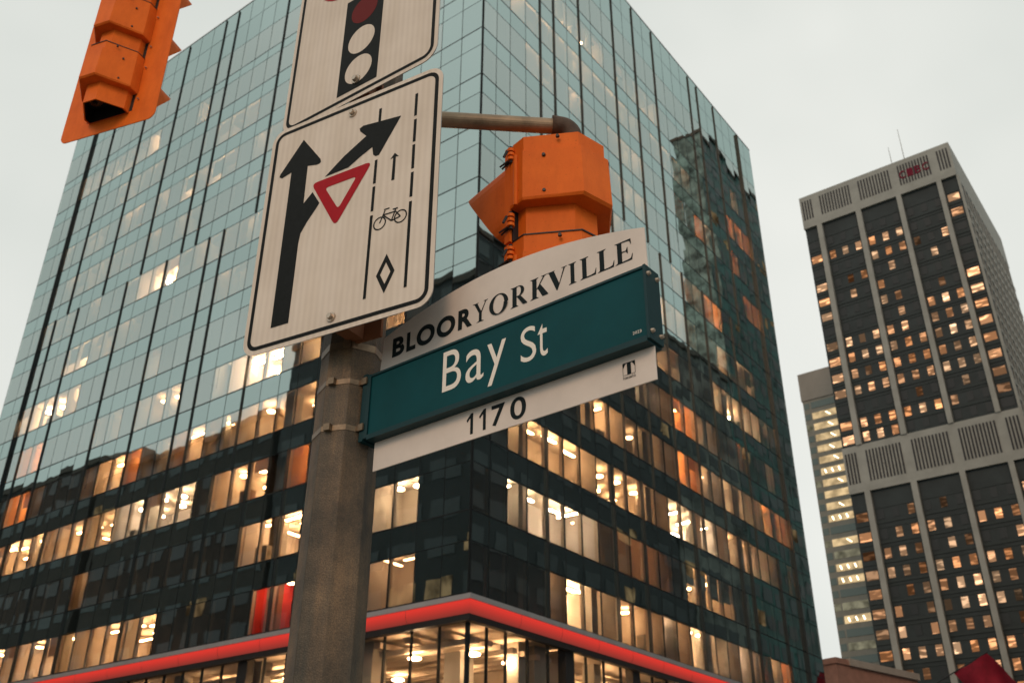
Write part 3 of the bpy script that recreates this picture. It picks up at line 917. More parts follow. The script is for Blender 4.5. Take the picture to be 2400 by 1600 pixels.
for r_, z in enumerate(ROWS):
    m_ = MB(); m_.box(-31.38, -.06, .24, .349, z - 1.72, z - 1.32); m_.obj('ledge', 'tower_ledge', TR)
    m_ = MB(); m_.box(-31.38, -.06, .28, .349, z + 1.1, z + 1.28); m_.obj('ledge', 'tower_ledge', TR)
    for i, x in enumerate(WX):
        w = 2.1 if i in (0, 10) else 1.12
        k = LT[r_][i] if r_ < len(LT) else '.'
        place('window', wm[(w, k)], TR, (x, .33, z))
for i in range(14):      # ribs of the side wall that runs away from the street
    m_ = MB(); m_.box(.001, .14, 1.9 + i * 2.9, 2.6 + i * 2.9, 0, 125); m_.obj('rib', 'tower_concrete', TR)
for z in ROWS:
    m_ = MB(); m_.box(.002, .12, .9, 41.9, z - 1.75, z - .85); m_.obj('side_ledge', 'tower_concrete', TR)
for x, y, h in ((-11.6, 2, 6.0), (-9.0, 2, 9.5)):
    m_ = MB(); m_.tube((x, y, HT), (x, y, HT + h), .09, .05, 6); m_.obj('antenna', 'tower_concrete', TR)

# letters of the sign on the tower, made from the built-in font
def glyph(ch, offset=0.0, res=6):
    cu = bpy.data.curves.new('glyph', 'FONT')
    cu.body = ch; cu.offset = offset; cu.resolution_u = res
    ob = bpy.data.objects.new('glyph', cu)
    C.objects.link(ob)
    dg = bpy.context.evaluated_depsgraph_get()
    me = bpy.data.meshes.new_from_object(ob.evaluated_get(dg))
    vs_ = [(v.co.x, v.co.y) for v in me.vertices]; fs = [tuple(p.vertices) for p in me.polygons]
    bpy.data.objects.remove(ob); bpy.data.curves.remove(cu); bpy.data.meshes.remove(me)
    return vs_, fs
def lay(m_, ch, x0, x1, z0, z1, y, offset=0.0, mi=0, shape=None):
    """fit a glyph (or a list of polygons in a unit box) into the given rectangle of an x-z sheet"""
    if shape is None:
        vs_, fs = glyph(ch, offset)
        ax = min(v[0] for v in vs_); bx_ = max(v[0] for v in vs_); ay = min(v[1] for v in vs_); by = max(v[1] for v in vs_)
        n = len(m_.v)
        m_.v += [(x0 + (v[0] - ax) / (bx_ - ax) * (x1 - x0), y, z0 + (v[1] - ay) / (by - ay) * (z1 - z0)) for v in vs_]
        for f in fs:
            m_.f.append(tuple(n + i for i in f)); m_.m.append(mi)
    else:
        for k, poly in enumerate(shape):
            m_.face([(x0 + px * (x1 - x0), y - .00006 * k, z0 + pz * (z1 - z0)) for px, pz in poly], mi)
m_ = MB()
for i, ch in enumerate('CIBC'):
    lay(m_, ch, -10.3 + i * 1.55, -9.1 + i * 1.55, 128.6, 130.5, -.36, .02)
m_.obj('sign_letters', 'sign_red_letters', TR)

# ---- slim lit building beside it
SB = empty('apartment_tower', (79.86, 221.01, 0), math.atan2(-E1.y, -E1.x), 'slim tower with stacked lit window bands left of the concrete tower', 'building')
m_ = MB(); m_.box(-7.7, .5, .1, 20, 0, 109); m_.obj('wall', 'slim_wall', SB)
m_ = MB(); m_.box(-7.95, .6, -.1, 20, 109, 116.6); m_.obj('plant_box', 'slim_cap', SB)
PAT = 'glllllplmlpgldppgdpgdgdgdgdlgdlg'
for i in range(31):
    z = 107.4 - i * 2.96
    k = PAT[i % len(PAT)]
    m_ = MB(); m_.box(-5.7, .3, .0, .099, z - .85, z + .85)
    wn = m_.obj('window_band', {'g': 'slim_glass', 'd': 'slim_dim'}.get(k, 'slim_lit'), SB)
    if k in 'lp':
        for j in range(1 if k == 'l' else 3):
            m_ = MB()
            xx = -2.2 + rnd.uniform(-.3, .9) if k == 'l' else -4.6 + j * 1.7
            d = .55 if k == 'l' else .16
            m_.plate([(xx - d - .14, z + .45), (xx - d + .18, z + .5), (xx + d + .14, z - .45), (xx + d - .18, z - .5)], -.03, -.002)
            m_.obj('ceiling_light', 'slim_lamp', wn)
    m_ = MB(); m_.box(-7.5, -6.1, .05, .099, z - .8, z + .8); m_.obj('window_band', 'slim_dim' if i % 5 == 2 else 'slim_glass', SB)

# ---- low brick building and the flag at the lower right
BK = empty('brick_building', (29.0, 90.5, 0), math.atan2(math.cos(R(50.8)), math.sin(R(50.8))), 'low pink brick building with a grey coping at the lower right', 'building')
m_ = MB(); m_.box(0, 13.3, 0, 9, .14, 19.0); m_.obj('wall', 'brick', BK)
m_ = MB(); m_.box(1.9, 13.5, -.22, 9.2, 19.0, 19.62); m_.obj('coping', 'coping', BK)
m_ = MB(); m_.box(-.12, 1.88, -.12, 9.1, 19.0, 19.5); m_.obj('coping', 'brick', BK)
for i in range(6):
    for j in range(3):
        m_ = MB(); m_.box(.9 + i * 2.0, 2.0 + i * 2.0, -.02, .05, 3 + j * 4.2, 5.2 + j * 4.2); m_.obj('window', 'dark_window', BK)

FL = empty('flag', (28.6, 92.4, 12.5), 0, 'red and white flag on a slanting staff at the lower right', 'flag')
s0, s1 = Vector((28.6, 92.4, 12.5)), Vector((38.5, 81.3, 18.2))
m_ = MB(); m_.tube((0, 0, 0), s1 - s0, .07, .045, 8); m_.obj('staff', 'steel_dark', FL)
def cloth(t0, t1, k0, k1, matn, name):
    m_ = MB(); n, q = 14, 12
    ax_ = (s1 - s0)
    g_ = []
    for i in range(n + 1):
        row_ = []
        for j in range(q + 1):
            t_ = t0 + (t1 - t0) * i / n; k_ = k0 + (k1 - k0) * j / q
            p = ax_ * t_ + Vector((0.86, -0.35, -0.78 - .5 * math.sin(k_ * 2.4 + 1.2 * t_))) * (k_ * 4.2)
            p += Vector((.35, .6, .45)) * (math.sin(k_ * 5 + t_ * 34) * .55 * min(1, .25 + k_ * 2) + math.sin(k_ * 11 + t_ * 12) * .20)
            row_.append(p)
        g_.append(row_)
    for i in range(n):
        for j in range(q):
            m_.face([g_[i][j], g_[i + 1][j], g_[i + 1][j + 1], g_[i][j + 1]])
    return m_.obj(name, matn, FL, smooth=True, fix=True)
cloth(.78, .985, 0, .62, 'flag_red', 'red_bar')
cloth(.78, .985, .62, 1.5, 'flag_white', 'white_field')
cloth(.78, .985, 1.5, 2.1, 'flag_red', 'red_bar')

# ================================================================== the pole
PX, PY = -0.4211, 2.3059
PO = empty('signal_pole', (PX, PY, 0.14), 0, 'octagonal weathered concrete pole carrying the signs and signal arms', 'pole')
def prad(z):
    return (0.1707 - 0.01378 * (z - 1.995)) / 2 * 0.945
def octo(z, extra=0.0, n=8, ph=R(30)):
    r_ = prad(z) + extra
    pts = []
    for i in range(n):
        a = ph + 2 * math.pi * i / n
        for da in (-R(360 / n) / 2 * .965, R(360 / n) / 2 * .965):   # slightly rounded arrises
            rr = r_ / math.cos(R(360 / n) / 2) * (math.cos(R(360 / n) / 2) / math.cos(da))
            pts.append((rr * math.cos(a + da), rr * math.sin(a + da)))
    return pts
m_ = MB()
m_.rings([[(x, y, z - .14) for x, y in octo(z)] for z in (.14, 1.0, 2.0, 3.0, 4.0, 5.0, 6.5)])
m_.obj('shaft', 'pole_concrete', PO)
m_ = MB(); m_.box(-.2, .2, -.2, .2, 0, .05); m_.obj('base_plate', 'steel_dark', PO)
def band(z, h, tilt=0.0, buckle=None, mt='band_steel'):
    m_ = MB()
    o_ = octo(z, .0015); i_ = octo(z, -.002)
    hi = [(x, y, z - .14 + h / 2) for x, y in o_]; lo = [(x, y, z - .14 - h / 2) for x, y in o_]
    m_.rings([[(x, y, z - .14 - h / 2) for x, y in i_], lo, hi, [(x, y, z - .14 + h / 2) for x, y in i_]], cap0=False, cap1=False)
    b_ = m_.obj('steel_band', mt, PO)
    if buckle is not None:
        a = buckle; rr = prad(z) + .003
        m2 = MB(); m2.box(-.009, .009, -.005, .009, -h * .62, h * .62)
        bo = place('buckle', m2.mesh('buckle', 'band_steel'), b_, (rr * math.cos(a) * 1.03, rr * math.sin(a) * 1.03, z - .14), (0, 0, a - R(90)))
band(2.817, .020, buckle=R(268))
band(2.712, .014, buckle=R(246))
band(2.585, .014, buckle=R(247))
band(3.02, .022, buckle=R(300))
band(3.50, .018, buckle=R(270))
band(3.66, .03)
band(6.10, .04)

# ================================================================== signs
def frame_of(azd):
    a = R(azd)
    return math.atan2(math.cos(a), math.sin(a))
def ring_plate(m_, outer, inner, y, mi=0):
    n = len(outer)
    for i in range(n):
        j = (i + 1) % n
        m_.face([(outer[i][0], y, outer[i][1]), (outer[j][0], y, outer[j][1]), (inner[j][0], y, inner[j][1]), (inner[i][0], y, inner[i][1])], mi)
def bolt(parent, x, z, y=-.001, r_=.0085):
    m_ = MB()
    m_.tube((0, .004, 0), (0, -.004, 0), r_ * 1.6, r_ * 1.5, 14)
    m_.tube((0, -.004, 0), (0, -.012, 0), r_, r_ * .85, 6)
    o_ = place('bolt', m_.mesh('bolt', 'bolt_steel'), parent, (x, y, z))
    return o_
def poly(m_, pts, y, mi=0):
    m_.face([(x, y, z) for x, z in pts], mi)
def dash(m_, p, q, w, y):
    d = Vector((q[0] - p[0], q[1] - p[1])); n_ = Vector((-d.y, d.x)).normalized() * w / 2
    m_.face([(p[0] + n_.x, y, p[1] + n_.y), (q[0] + n_.x, y, q[1] + n_.y), (q[0] - n_.x, y, q[1] - n_.y), (p[0] - n_.x, y, p[1] - n_.y)])

# ---- lane sign with the arrows
AS = empty('lane_sign', (-.4495, 2.1293, 3.176), frame_of(119.55), 'white lane sign with black arrows, red yield triangle and bicycle lane', 'traffic sign')
AS.rotation_euler = (R(0.94), R(0.51), frame_of(119.55))
m_ = MB(); m_.plate(rrect(.6, .75, .045), 0, .003, 0, 1); m_.obj('sign_plate', ['sign_sheet', 'alloy_back'], AS)
m_ = MB(); ring_plate(m_, rrect(.574, .724, .034), rrect(.551, .701, .024), -.0006); m_.obj('printed_border', 'print_black', AS)
straight = [(-0.1778, 0.3046), (-0.1051, 0.2077), (-0.1018, 0.1962), (-0.1065, 0.1918), (-0.1165, 0.1914), (-0.1500, 0.1999), (-0.1485, 0.0697), (-0.1197, 0.0978), (-0.0902, 0.0514), (-0.0985, 0.0385), (-0.1282, -0.0004), (-0.1456, -0.0302), (-0.1494, -0.0613), (-0.1498, -0.307), (-0.2095, -0.307), (-0.2099, 0.1988), (-0.243, 0.1902), (-0.2536, 0.1976), (-0.2525, 0.2059)]
right = [(0.1687, 0.2493), (0.103, 0.1407), (0.0916, 0.141), (0.0832, 0.1489), (0.0778, 0.1772), (0.0401, 0.160), (0.0001, 0.1376), (-0.0806, 0.1356), (-0.045, 0.164), (-0.019, 0.1837), (0.0531, 0.2257), (0.0302, 0.2508), (0.0269, 0.2618), (0.0393, 0.2673)]
m_ = MB(); poly(m_, straight, -.0007); m_.obj('straight_arrow', 'print_black', AS)
m_ = MB(); poly(m_, right, -.0007); m_.obj('turning_arrow', 'print_black', AS)
def rounded(pts, r_, n=4):
    out = []
    k = len(pts)
    for i in range(k):
        p, a, b_ = Vector(pts[i]), Vector(pts[i - 1]), Vector(pts[(i + 1) % k])
        u, v = (a - p).normalized(), (b_ - p).normalized()
        p0, p1 = p + u * r_, p + v * r_
        for j in range(n + 1):
            t_ = j / n
            out.append(tuple(p0 * (1 - t_) ** 2 + p * 2 * t_ * (1 - t_) + p1 * t_ ** 2))
    return out
to = rounded([(.083, .128), (-.0254, -.047), (-.127, .128)], .022); ti = rounded([(.033, .0958), (-.0212, .008), (-.0755, .0958)], .013)
m_ = MB(); ring_plate(m_, to, ti, -.0009); m_.obj('yield_triangle', 'print_red', AS)
m_ = MB()
dR = [(0.2163, 0.3067), (0.2163, 0.2292), (0.2172, 0.2169), (0.2172, 0.1406), (0.2172, 0.1313), (0.2178, 0.0524), (0.2178, 0.0409), (0.2180, -0.0377), (0.2179, -0.0516), (0.2178, -0.3066)]
dL = [(0.0954, 0.3054), (0.0954, 0.2450), (0.0952, 0.1272), (0.0952, 0.0485), (0.0952, 0.0387), (0.0952, -0.0407), (0.0950, -0.0539), (0.0945, -0.305)]
for p, q in [dR[k:k + 2] for k in range(0, 10, 2)] + [dL[k:k + 2] for k in range(0, 8, 2)]:
    m_ = MB(); dash(m_, p, q, .009, -.0006); m_.obj('lane_dash', 'print_black', AS)
m_ = MB(); poly(m_, [(0.1563, 0.1271), (0.1703, 0.1110), (0.1606, 0.1128), (0.1610, 0.0375), (0.1512, 0.0378), (0.1520, 0.1125), (0.1424, 0.1098)], -.0006); m_.obj('small_arrow', 'print_black', AS)
m_ = MB(); ring_plate(m_, [(0.1541, -0.1903), (0.1824, -0.2475), (0.1541, -0.3057), (0.1256, -0.2481)], [(0.1541, -0.216), (0.1697, -0.2473), (0.1541, -0.2788), (0.1383, -0.2483)], -.0006); m_.obj('diamond', 'print_black', AS)
m_ = MB()
for cx, cz_ in ((.1236, -.0885), (.189, -.0878)):
    o_ = [(cx + .0205 * math.cos(2 * math.pi * i / 24), cz_ + .0205 * math.sin(2 * math.pi * i / 24)) for i in range(24)]
    i_ = [(cx + .0165 * math.cos(2 * math.pi * i / 24), cz_ + .0165 * math.sin(2 * math.pi * i / 24)) for i in range(24)]
    ring_plate(m_, o_, i_, -.0006)
for k, (p, q) in enumerate((((.1236, -.0885), (.1386, -.0529)), ((.1349, -.0495), (.1524, -.0500)), ((.1325, -.0655), (.1714, -.0670)), ((.1325, -.0655), (.1615, -.0924)), ((.1615, -.0924), (.1723, -.0590)), ((.1615, -.0924), (.189, -.0878)), ((.1715, -.0660), (.189, -.0878)), ((.1630, -.0580), (.1790, -.0585)))):
    dash(m_, p, q, .0038, -.00065 - .00005 * k)
m_.obj('bicycle_symbol', 'print_black', AS)
bolt(AS, -.0024, .3293); bolt(AS, -.0057, -.3297)
for z in (.329, -.33):
    m_ = MB(); m_.box(-.02, .02, .0035, .10, z - .022, z + .022); m_.box(-.075, .075, .10, .108, z - .026, z + .026); m_.obj('bracket', 'rust_fitting', AS)

# ---- upper sign with the signal symbol
US = empty('signal_sign', (-.5120, 2.1742, 3.957), frame_of(124.6), 'white sign showing a black traffic signal, cut by the top edge', 'traffic sign')
HU = .775
m_ = MB(); pl = [(x + .0715, z) for x, z in rrect(.597, HU, .05)]; m_.plate(pl, 0, .003, 0, 1); m_.obj('sign_plate', ['sign_sheet', 'alloy_back'], US)
m_ = MB(); ring_plate(m_, [(x + .0715, z) for x, z in rrect(.571, HU - .026, .038)], [(x + .0715, z) for x, z in rrect(.548, HU - .049, .028)], -.0006); m_.obj('printed_border', 'print_black', US)
zz = lambda z: z - 3.957
m_ = MB(); poly(m_, [(-.005, zz(3.610)), (.1495, zz(3.610)), (.1495, zz(4.0)), (-.005, zz(4.0))], -.0006); m_.obj('printed_signal', 'print_black', US)
for z, mt in ((3.9285, 'print_dark_red'), (3.803, 'sign_sheet'), (3.6835, 'sign_sheet')):
    m_ = MB(); poly(m_, [(.0722 + .0525 * math.cos(2 * math.pi * i / 32), zz(z) + .0525 * math.sin(2 * math.pi * i / 32)) for i in range(32)], -.0009); m_.obj('printed_disc', mt, US)
m_ = MB(); o_ = [(-.02 + .13 * math.cos(2 * math.pi * i / 40), zz(4.172) + .13 * math.sin(2 * math.pi * i / 40)) for i in range(40)]
i_ = [(-.02 + .11 * math.cos(2 * math.pi * i / 40), zz(4.172) + .11 * math.sin(2 * math.pi * i / 40)) for i in range(40)]
ring_plate(m_, o_, i_, -.0011); m_.obj('printed_red_ring', 'print_red', US)
bolt(US, .0698, zz(3.6427), r_=.010); bolt(US, .07, zz(4.28), r_=.010)
for z in (zz(3.643), zz(4.28)):
    m_ = MB(); m_.box(.04, .08, .0035, .075, z - .022, z + .022); m_.box(-.03, .10, .075, .083, z - .026, z + .026); m_.obj('bracket', 'rust_fitting', US)

# ---- street name sign
SS = empty('street_sign', (-.040, 1.966, 2.640), frame_of(129.0), 'green Bay St street name sign with white district and number panels', 'street sign')
zs = lambda z: z - 2.640
YW = .0231         # the white panels stand behind the green face
m_ = MB()
arc = [(-.393 + .790 * i / 24, zs(2.8385 + .0625 * math.sin(math.pi * i / 24) ** .9)) for i in range(25)]
m_.plate([(-.4005, zs(2.735))] + [(.3985, zs(2.735))] + list(reversed(arc)), YW, YW + .003); m_.obj('district_panel', 'panel_white', SS)
m_ = MB(); m_.plate([(-.3995, zs(2.4725)), (.4008, zs(2.4725)), (.4008, zs(2.560)), (-.3995, zs(2.560))], YW, YW + .003); m_.obj('number_panel', 'panel_white', SS)
m_ = MB(); m_.plate([(-.4015, zs(2.5605)), (.4012, zs(2.5605)), (.4012, zs(2.7195)), (-.4015, zs(2.7195))], 0, .0465); m_.obj('green_blade', 'green_sign', SS)
for x0, x1 in ((-.4155, -.4018), (.4015, .4075)):
    m_ = MB(); m_.box(x0, x1, -.004, .050, zs(2.553), zs(2.727)); m_.obj('end_cap', 'green_frame', SS)
m_ = MB(); m_.box(-.4014, .4011, -.0045, .05, zs(2.5475), zs(2.5602)); m_.obj('underside_rail', 'green_frame', SS)  # rail enlarged and darkened to stand in for the blade's shaded underside
m_ = MB(); m_.box(-.4014, .4011, -.0035, .05, zs(2.7198), zs(2.7255)); m_.obj('top_rail', 'green_frame', SS)
for z in (2.572, 2.708):
    for y in (.006, .040):
        m_ = MB(); m_.tube((0, 0, 0), (.006, 0, 0), .0055, .004, 10)
        place('rivet', m_.mesh('rivet', 'bolt_steel'), SS, (.4075, y, zs(z)))
m_ = MB()
for ch, x0, x1, z0, z1 in (('B', -.1575, -.0995, 2.602, 2.707), ('a', -.0853, -.0310, 2.601, 2.684), ('y', -.0207, .0347, 2.5745, 2.682), ('S', .0767, .1200, 2.601, 2.688), ('t', .1244, .1514, 2.601, 2.682)):
    lay(m_, ch, x0, x1, zs(z0), zs(z1), -.0006, -.003)
m_.obj('street_name', 'print_white', SS)
m_ = MB()
for i, ch in enumerate('2023'):
    lay(m_, ch, .3665 + i * .0054, .3710 + i * .0054, zs(2.5735), zs(2.580), -.0006)
m_.obj('year_mark', 'print_white', SS)
m_ = MB()
for ch, x0, x1 in (('B', -.3594, -.3169), ('L', -.3093, -.2774), ('O', -.2746, -.2127), ('O', -.2065, -.1448), ('R', -.1354, -.0901)):
    ov = .0012 if ch == 'O' else 0
    lay(m_, ch, x0, x1, zs(2.7695 - ov), zs(2.8245 + ov), YW - .0006, .042)
m_.obj('district_name_bold', 'print_ink', SS)
# high-contrast serif letters as polygons in a unit box
def arcpts(cx, cy, rx, ry, a0, a1, n=14):
    return [(cx + rx * math.cos(R(a0 + (a1 - a0) * i / n)), cy + ry * math.sin(R(a0 + (a1 - a0) * i / n))) for i in range(n + 1)]
def band_between(o_, i_):
    return [[o_[k], o_[k + 1], i_[k + 1], i_[k]] for k in range(len(o_) - 1)]
def stem(x0, x1, s, foot=True, head=True):
    p = [[(x0, .03), (x1, .03), (x1, .97), (x0, .97)]]
    if foot:
        p.append([(x0 - s, 0), (x1 + s, 0), (x1 + s, .015), (x1, .07), (x0, .07), (x0 - s, .015)])
    if head:
        p.append([(x0 - s, 1), (x0 - s, .985), (x0, .93), (x1, .93), (x1 + s, .985), (x1 + s, 1)])
    return p
def serif(ch):
    if ch == 'I':
        return stem(.25, .75, .25)
    if ch == 'L':
        return stem(.14, .41, .13) + [[(.40, 0), (.96, 0), (1.0, .30), (.97, .30), (.88, .10), (.70, .07), (.40, .06)]]
    if ch == 'E':
        return stem(.14, .40, .13) + [[(.36, 0), (.95, 0), (1.0, .29), (.97, .29), (.88, .10), (.70, .07), (.36, .06)], [(.36, 1), (.36, .94), (.70, .93), (.84, .91), (.90, .74), (.93, .74), (.92, 1)],
                                      [(.36, .53), (.36, .475), (.62, .475), (.70, .36), (.73, .36), (.73, .66), (.70, .66), (.62, .52)]]
    if ch == 'V':
        return [[(.06, 1), (.34, 1), (.62, .28), (.53, 0), (.47, 0)], [(.505, .0), (.57, .10), (.94, 1), (.86, 1)], [(-.02, 1), (.40, 1), (.40, .985), (.28, .95), (.10, .95), (-.02, .985)], [(.74, 1), (1.03, 1), (1.03, .985), (.90, .95), (.86, .95), (.74, .985)]]
    if ch == 'Y':
        return stem(.42, .62, .16, head=False)[:1] and [[(.42, .03), (.62, .03), (.62, .46), (.42, .46)], [(.26, 0), (.78, 0), (.78, .015), (.62, .07), (.42, .07), (.26, .015)],
                                                        [(.06, 1), (.28, 1), (.62, .46), (.42, .46)], [(.56, .50), (.62, .455), (.95, 1), (.89, 1)], [(-.04, 1), (.38, 1), (.38, .985), (.27, .95), (.08, .95), (-.04, .985)], [(.74, 1), (1.06, 1), (1.06, .985), (.93, .95), (.87, .95), (.74, .985)]]
    if ch == 'K':
        return stem(.12, .37, .11) + [[(.33, .40), (.42, .44), (.87, 1), (.77, 1)], [(.41, .49), (.57, .65), (1.02, .03), (1.02, 0), (.70, 0)], [(.62, 1), (.96, 1), (.96, .985), (.82, .955), (.74, .955), (.62, .985)]]
    if ch == 'O':
        return band_between(arcpts(.5, .5, .5, .5, 0, 360, 40), arcpts(.5, .5, .29, .455, 0, 360, 40))
    if ch == 'R':
        return stem(.12, .37, .11) + band_between([(.33, 1)] + arcpts(.48, .735, .34, .265, 90, -90, 16) + [(.33, .47)], [(.33, .965)] + arcpts(.48, .735, .15, .23, 90, -90, 16) + [(.33, .505)]) + [[(.40, .47), (.62, .47), (1.0, .03), (1.0, 0), (.76, 0)]]
m_ = MB()
for ch, x0, x1 in (('Y', -.0875, -.0435), ('O', -.0363, .0211), ('R', .0277, .0780), ('K', .0863, .1372), ('V', .1360, .1902), ('I', .1956, .2170), ('L', .2266, .2707), ('L', .2731, .3181), ('E', .3196, .3654)):
    ov = .001 if ch == 'O' else 0
    lay(m_, ch, x0, x1, zs(2.7700 - ov), zs(2.8250 + ov), YW - .0004, shape=serif(ch))
m_.obj('district_name_serif', 'print_ink', SS)
m_ = MB()
one = [[(.58, 0), (1, 0), (1, 1), (.66, 1), (0, .72), (.10, .60), (.58, .78)]]
lay(m_, '1', -.0985, -.0790, zs(2.4855), zs(2.537), YW - .0006, shape=one)
lay(m_, '1', -.0610, -.0412, zs(2.4855), zs(2.537), YW - .0006, shape=one)
lay(m_, '7', -.0248, .0141, zs(2.4855), zs(2.537), YW - .0006, .02)
lay(m_, '0', .0289, .0732, zs(2.4845), zs(2.538), YW - .0006, .012)
m_.obj('street_number', 'print_ink', SS)
m_ = MB()
def lg(poly_, k=0):
    m_.face([(.3235 + x * .0300, YW - .0006 - .0001 * k, zs(2.5025) + z * .0280) for x, z in poly_])
lg([(.34, 0), (.66, 0), (.66, .95), (.34, .95)], 0)
lg([(0, 1), (0, .92)] + [(.0 + .30 * i / 6, .90 - .45 + .47 * math.sin(math.pi * .5 * i / 6)) for i in range(1, 7)] + [(.34, .92), (.34, 1)], 1)
lg([(1, 1), (.66, 1), (.66, .92)] + [(1.0 - .30 * i / 6, .90 - .45 + .47 * math.sin(math.pi * .5 * i / 6)) for i in range(6, 0, -1)] + [(1, .92)], 1)
lg([(0.34, .94), (.66, .94), (.66, 1), (.34, 1)], 2)
for p in ([(0, 0), (.03, 0), (.03, .92), (0, .92)], [(.97, 0), (1, 0), (1, .92), (.97, .92)], [(.03, 0), (.34, 0), (.34, .025), (.03, .025)], [(.66, 0), (.97, 0), (.97, .025), (.66, .025)]):
    lg(p, 3)
for i, ch in enumerate('TORONTO'):
    lay(m_, ch, .3228 + i * .0044, .3268 + i * .0044, zs(2.4935), zs(2.4985), YW - .0006, .03)
for i, ch in enumerate('CITYOF'):
    xx = .3236 + i * .0052
    lay(m_, ch, xx + (.001 if ch == 'I' else 0), xx + (.0012 if ch == 'I' else .0022), zs(2.4998), zs(2.5018), YW - .0006)
m_.obj('city_emblem', 'print_ink', SS)
# clamp that ties the sign to the pole
m_ = MB(); m_.box(-.4300, -.4158, -.004, .05, zs(2.548), zs(2.732)); m_.obj('clamp_plate', 'green_frame', SS)
for z in (2.585, 2.712):
    m_ = MB(); m_.box(-.520, -.4305, -.0085, -.006, zs(z) - .007, zs(z) + .007); m_.box(-.4305, -.4135, -.0095, -.005, zs(z) - .009, zs(z) + .009); m_.obj('clamp_strap', 'band_steel', SS)

# ================================================================== signal arm and signals
AM = empty('bracket_pipe', (PX, PY, 3.66), 0, 'brown steel pipe arm holding the orange signal right of the pole', 'pipe arm')
ex, ey = .183 - PX, 2.354 - PY
m_ = MB(); m_.tube((.05, .004, 0), (ex - .035, ey * .95, -.001), .0245, .0245, 24); m_.obj('pipe', 'pipe_steel', AM, smooth=False)
m_ = MB()
dv = Vector((ex, ey, 0)).normalized()
pts = [Vector((ex, ey, 0)) - dv * .062]
pts += [Vector((ex, ey, 0)) - dv * (.045 * math.cos(a)) * 1.0 + Vector((0, 0, -.045 + .045 * math.sin(a))) + dv * .0 for a in ()]
for i in range(9):
    a = R(90 * i / 8)
    pts.append(Vector((ex, ey, 0)) - dv * .04 + dv * (.04 * math.sin(a)) + Vector((0, 0, -.04 * (1 - math.cos(a)))))
pts.append(Vector((ex, ey, -.10)))
m_.path(pts, [.033] + [.0305] * 9 + [.0305], 20); m_.obj('elbow', 'elbow_iron', AM, smooth=True)
m_ = MB(); m_.tube((.075, .006, 0), (.100, .008, 0), .045, .045, 16); m_.obj('flange', 'elbow_iron', AM)

BULGE = [(-.17, 0), (.17, 0), (.17, -.055), (.055, -.185), (-.055, -.185), (-.17, -.055)]
NECK = [(-.140, 0), (.140, 0), (.140, -.034), (.044, -.138), (-.044, -.138), (-.140, -.034)]
SH = .355
CAP = [(-.162, 0), (.162, 0), (.162, -.050), (.052, -.172), (-.052, -.172), (-.162, -.050)]
def section_mesh(last):
    m_ = MB()
    pr = [(0, CAP), (-.058, CAP), (-.060, BULGE), (-.232, [(x * 1.015, y * 1.04) for x, y in BULGE]), (-.240, [(x * 1.0, y * 1.0) for x, y in BULGE]), (-.242, NECK), (-SH, NECK)]
    rg = [[(x, y, z) for x, y in pl_] for z, pl_ in pr]
    m_.rings(rg, 0, cap0=True, cap1=not last)
    if not last:      # dark gasket showing in the joint below the section
        gk = [(x * 1.012, y * 1.02) for x, y in CAP]
        m_.rings([[(x, y, -SH - .002) for x, y in gk], [(x, y, -SH + .002) for x, y in gk]], 1)
    for x, z in ((-.128, -.085), (.128, -.085), (-.128, -.215), (.128, -.215), (-.10, -.02), (.10, -.02)):
        sgn = 1 if x > 0 else -1
        y = -.055 - (.17 - abs(x)) * 1.13
        m_.tube((x, y, z), (x + sgn * .006, y - .005, z), .006, .005, 8, 2)
    m_.tube((-.174, -.028, -.245), (-.174, -.028, -.065), .007, .007, 8, 0)      # hinge rod
    if last:      # open underside: dark cavity with its rim
        inn = [(x * .93, y * .93 - .004) for x, y in NECK]
        m_.rings([[(x, y, -SH) for x, y in NECK], [(x, y, -SH) for x, y in inn]], 0, False, False)
        m_.rings([[(x, y, -SH) for x, y in inn], [(x, y, -SH + .09) for x, y in inn]], 1, False, True)
    return m_
def visor_mesh():
    m_ = MB(); n = 48; Rr = .150
    def q(a):          # rounded-square section
        return (abs(math.sin(a)) ** 5 + abs(math.cos(a)) ** 5) ** (-1 / 5)
    def L(a):
        return .035 + .195 * (max(-1, min(1, q(a) * math.cos(a))) + 1) / 2
    def pt(a, y, r_):
        return (r_ * 1.10 * q(a) * math.sin(a), y, r_ * q(a) * math.cos(a))
    angs = [math.pi * 2 * i / n - math.pi for i in range(n + 1)]
    for i in range(n):
        a, b_ = angs[i], angs[i + 1]
        m_.face([pt(a, .03, Rr), pt(b_, .03, Rr), pt(b_, .03 + L(b_), Rr * .97), pt(a, .03 + L(a), Rr * .97)], 0)
        m_.face([pt(a, .03, Rr - .005), pt(b_, .03, Rr - .005), pt(b_, .03 + L(b_), Rr * .97 - .005), pt(a, .03 + L(a), Rr * .97 - .005)], 1)
        m_.face([pt(a, .03 + L(a), Rr * .97), pt(b_, .03 + L(b_), Rr * .97), pt(b_, .03 + L(b_), Rr * .97 - .005), pt(a, .03 + L(a), Rr * .97 - .005)], 0)
    return m_
def latch_mesh():
    m_ = MB()
    for k in (-.016, 0, .016):
        rg = [[(.012 * math.cos(t_) + dx, .011 * math.sin(t_), k + .005 * s_) for t_ in [2 * math.pi * i / 10 for i in range(10)] for dx in (0,)] for s_ in (-1, 1)]
        m_.rings(rg, 0)
    m_.tube((0, 0, -.03), (0, 0, .03), .006, .006, 8, 1)
    m_.tube((-.004, .008, -.02), (-.014, .036, -.030), .004, .003, 6, 1)
    m_.tube((0.002, .008, -.02), (-.006, .036, -.034), .004, .003, 6, 1)
    m_.tube((-.012, .004, .012), (-.020, .010, -.012), .004, .004, 6, 1)
    return m_
VIS = visor_mesh().mesh('visor', ['orange_paint', 'visor_black'], True)
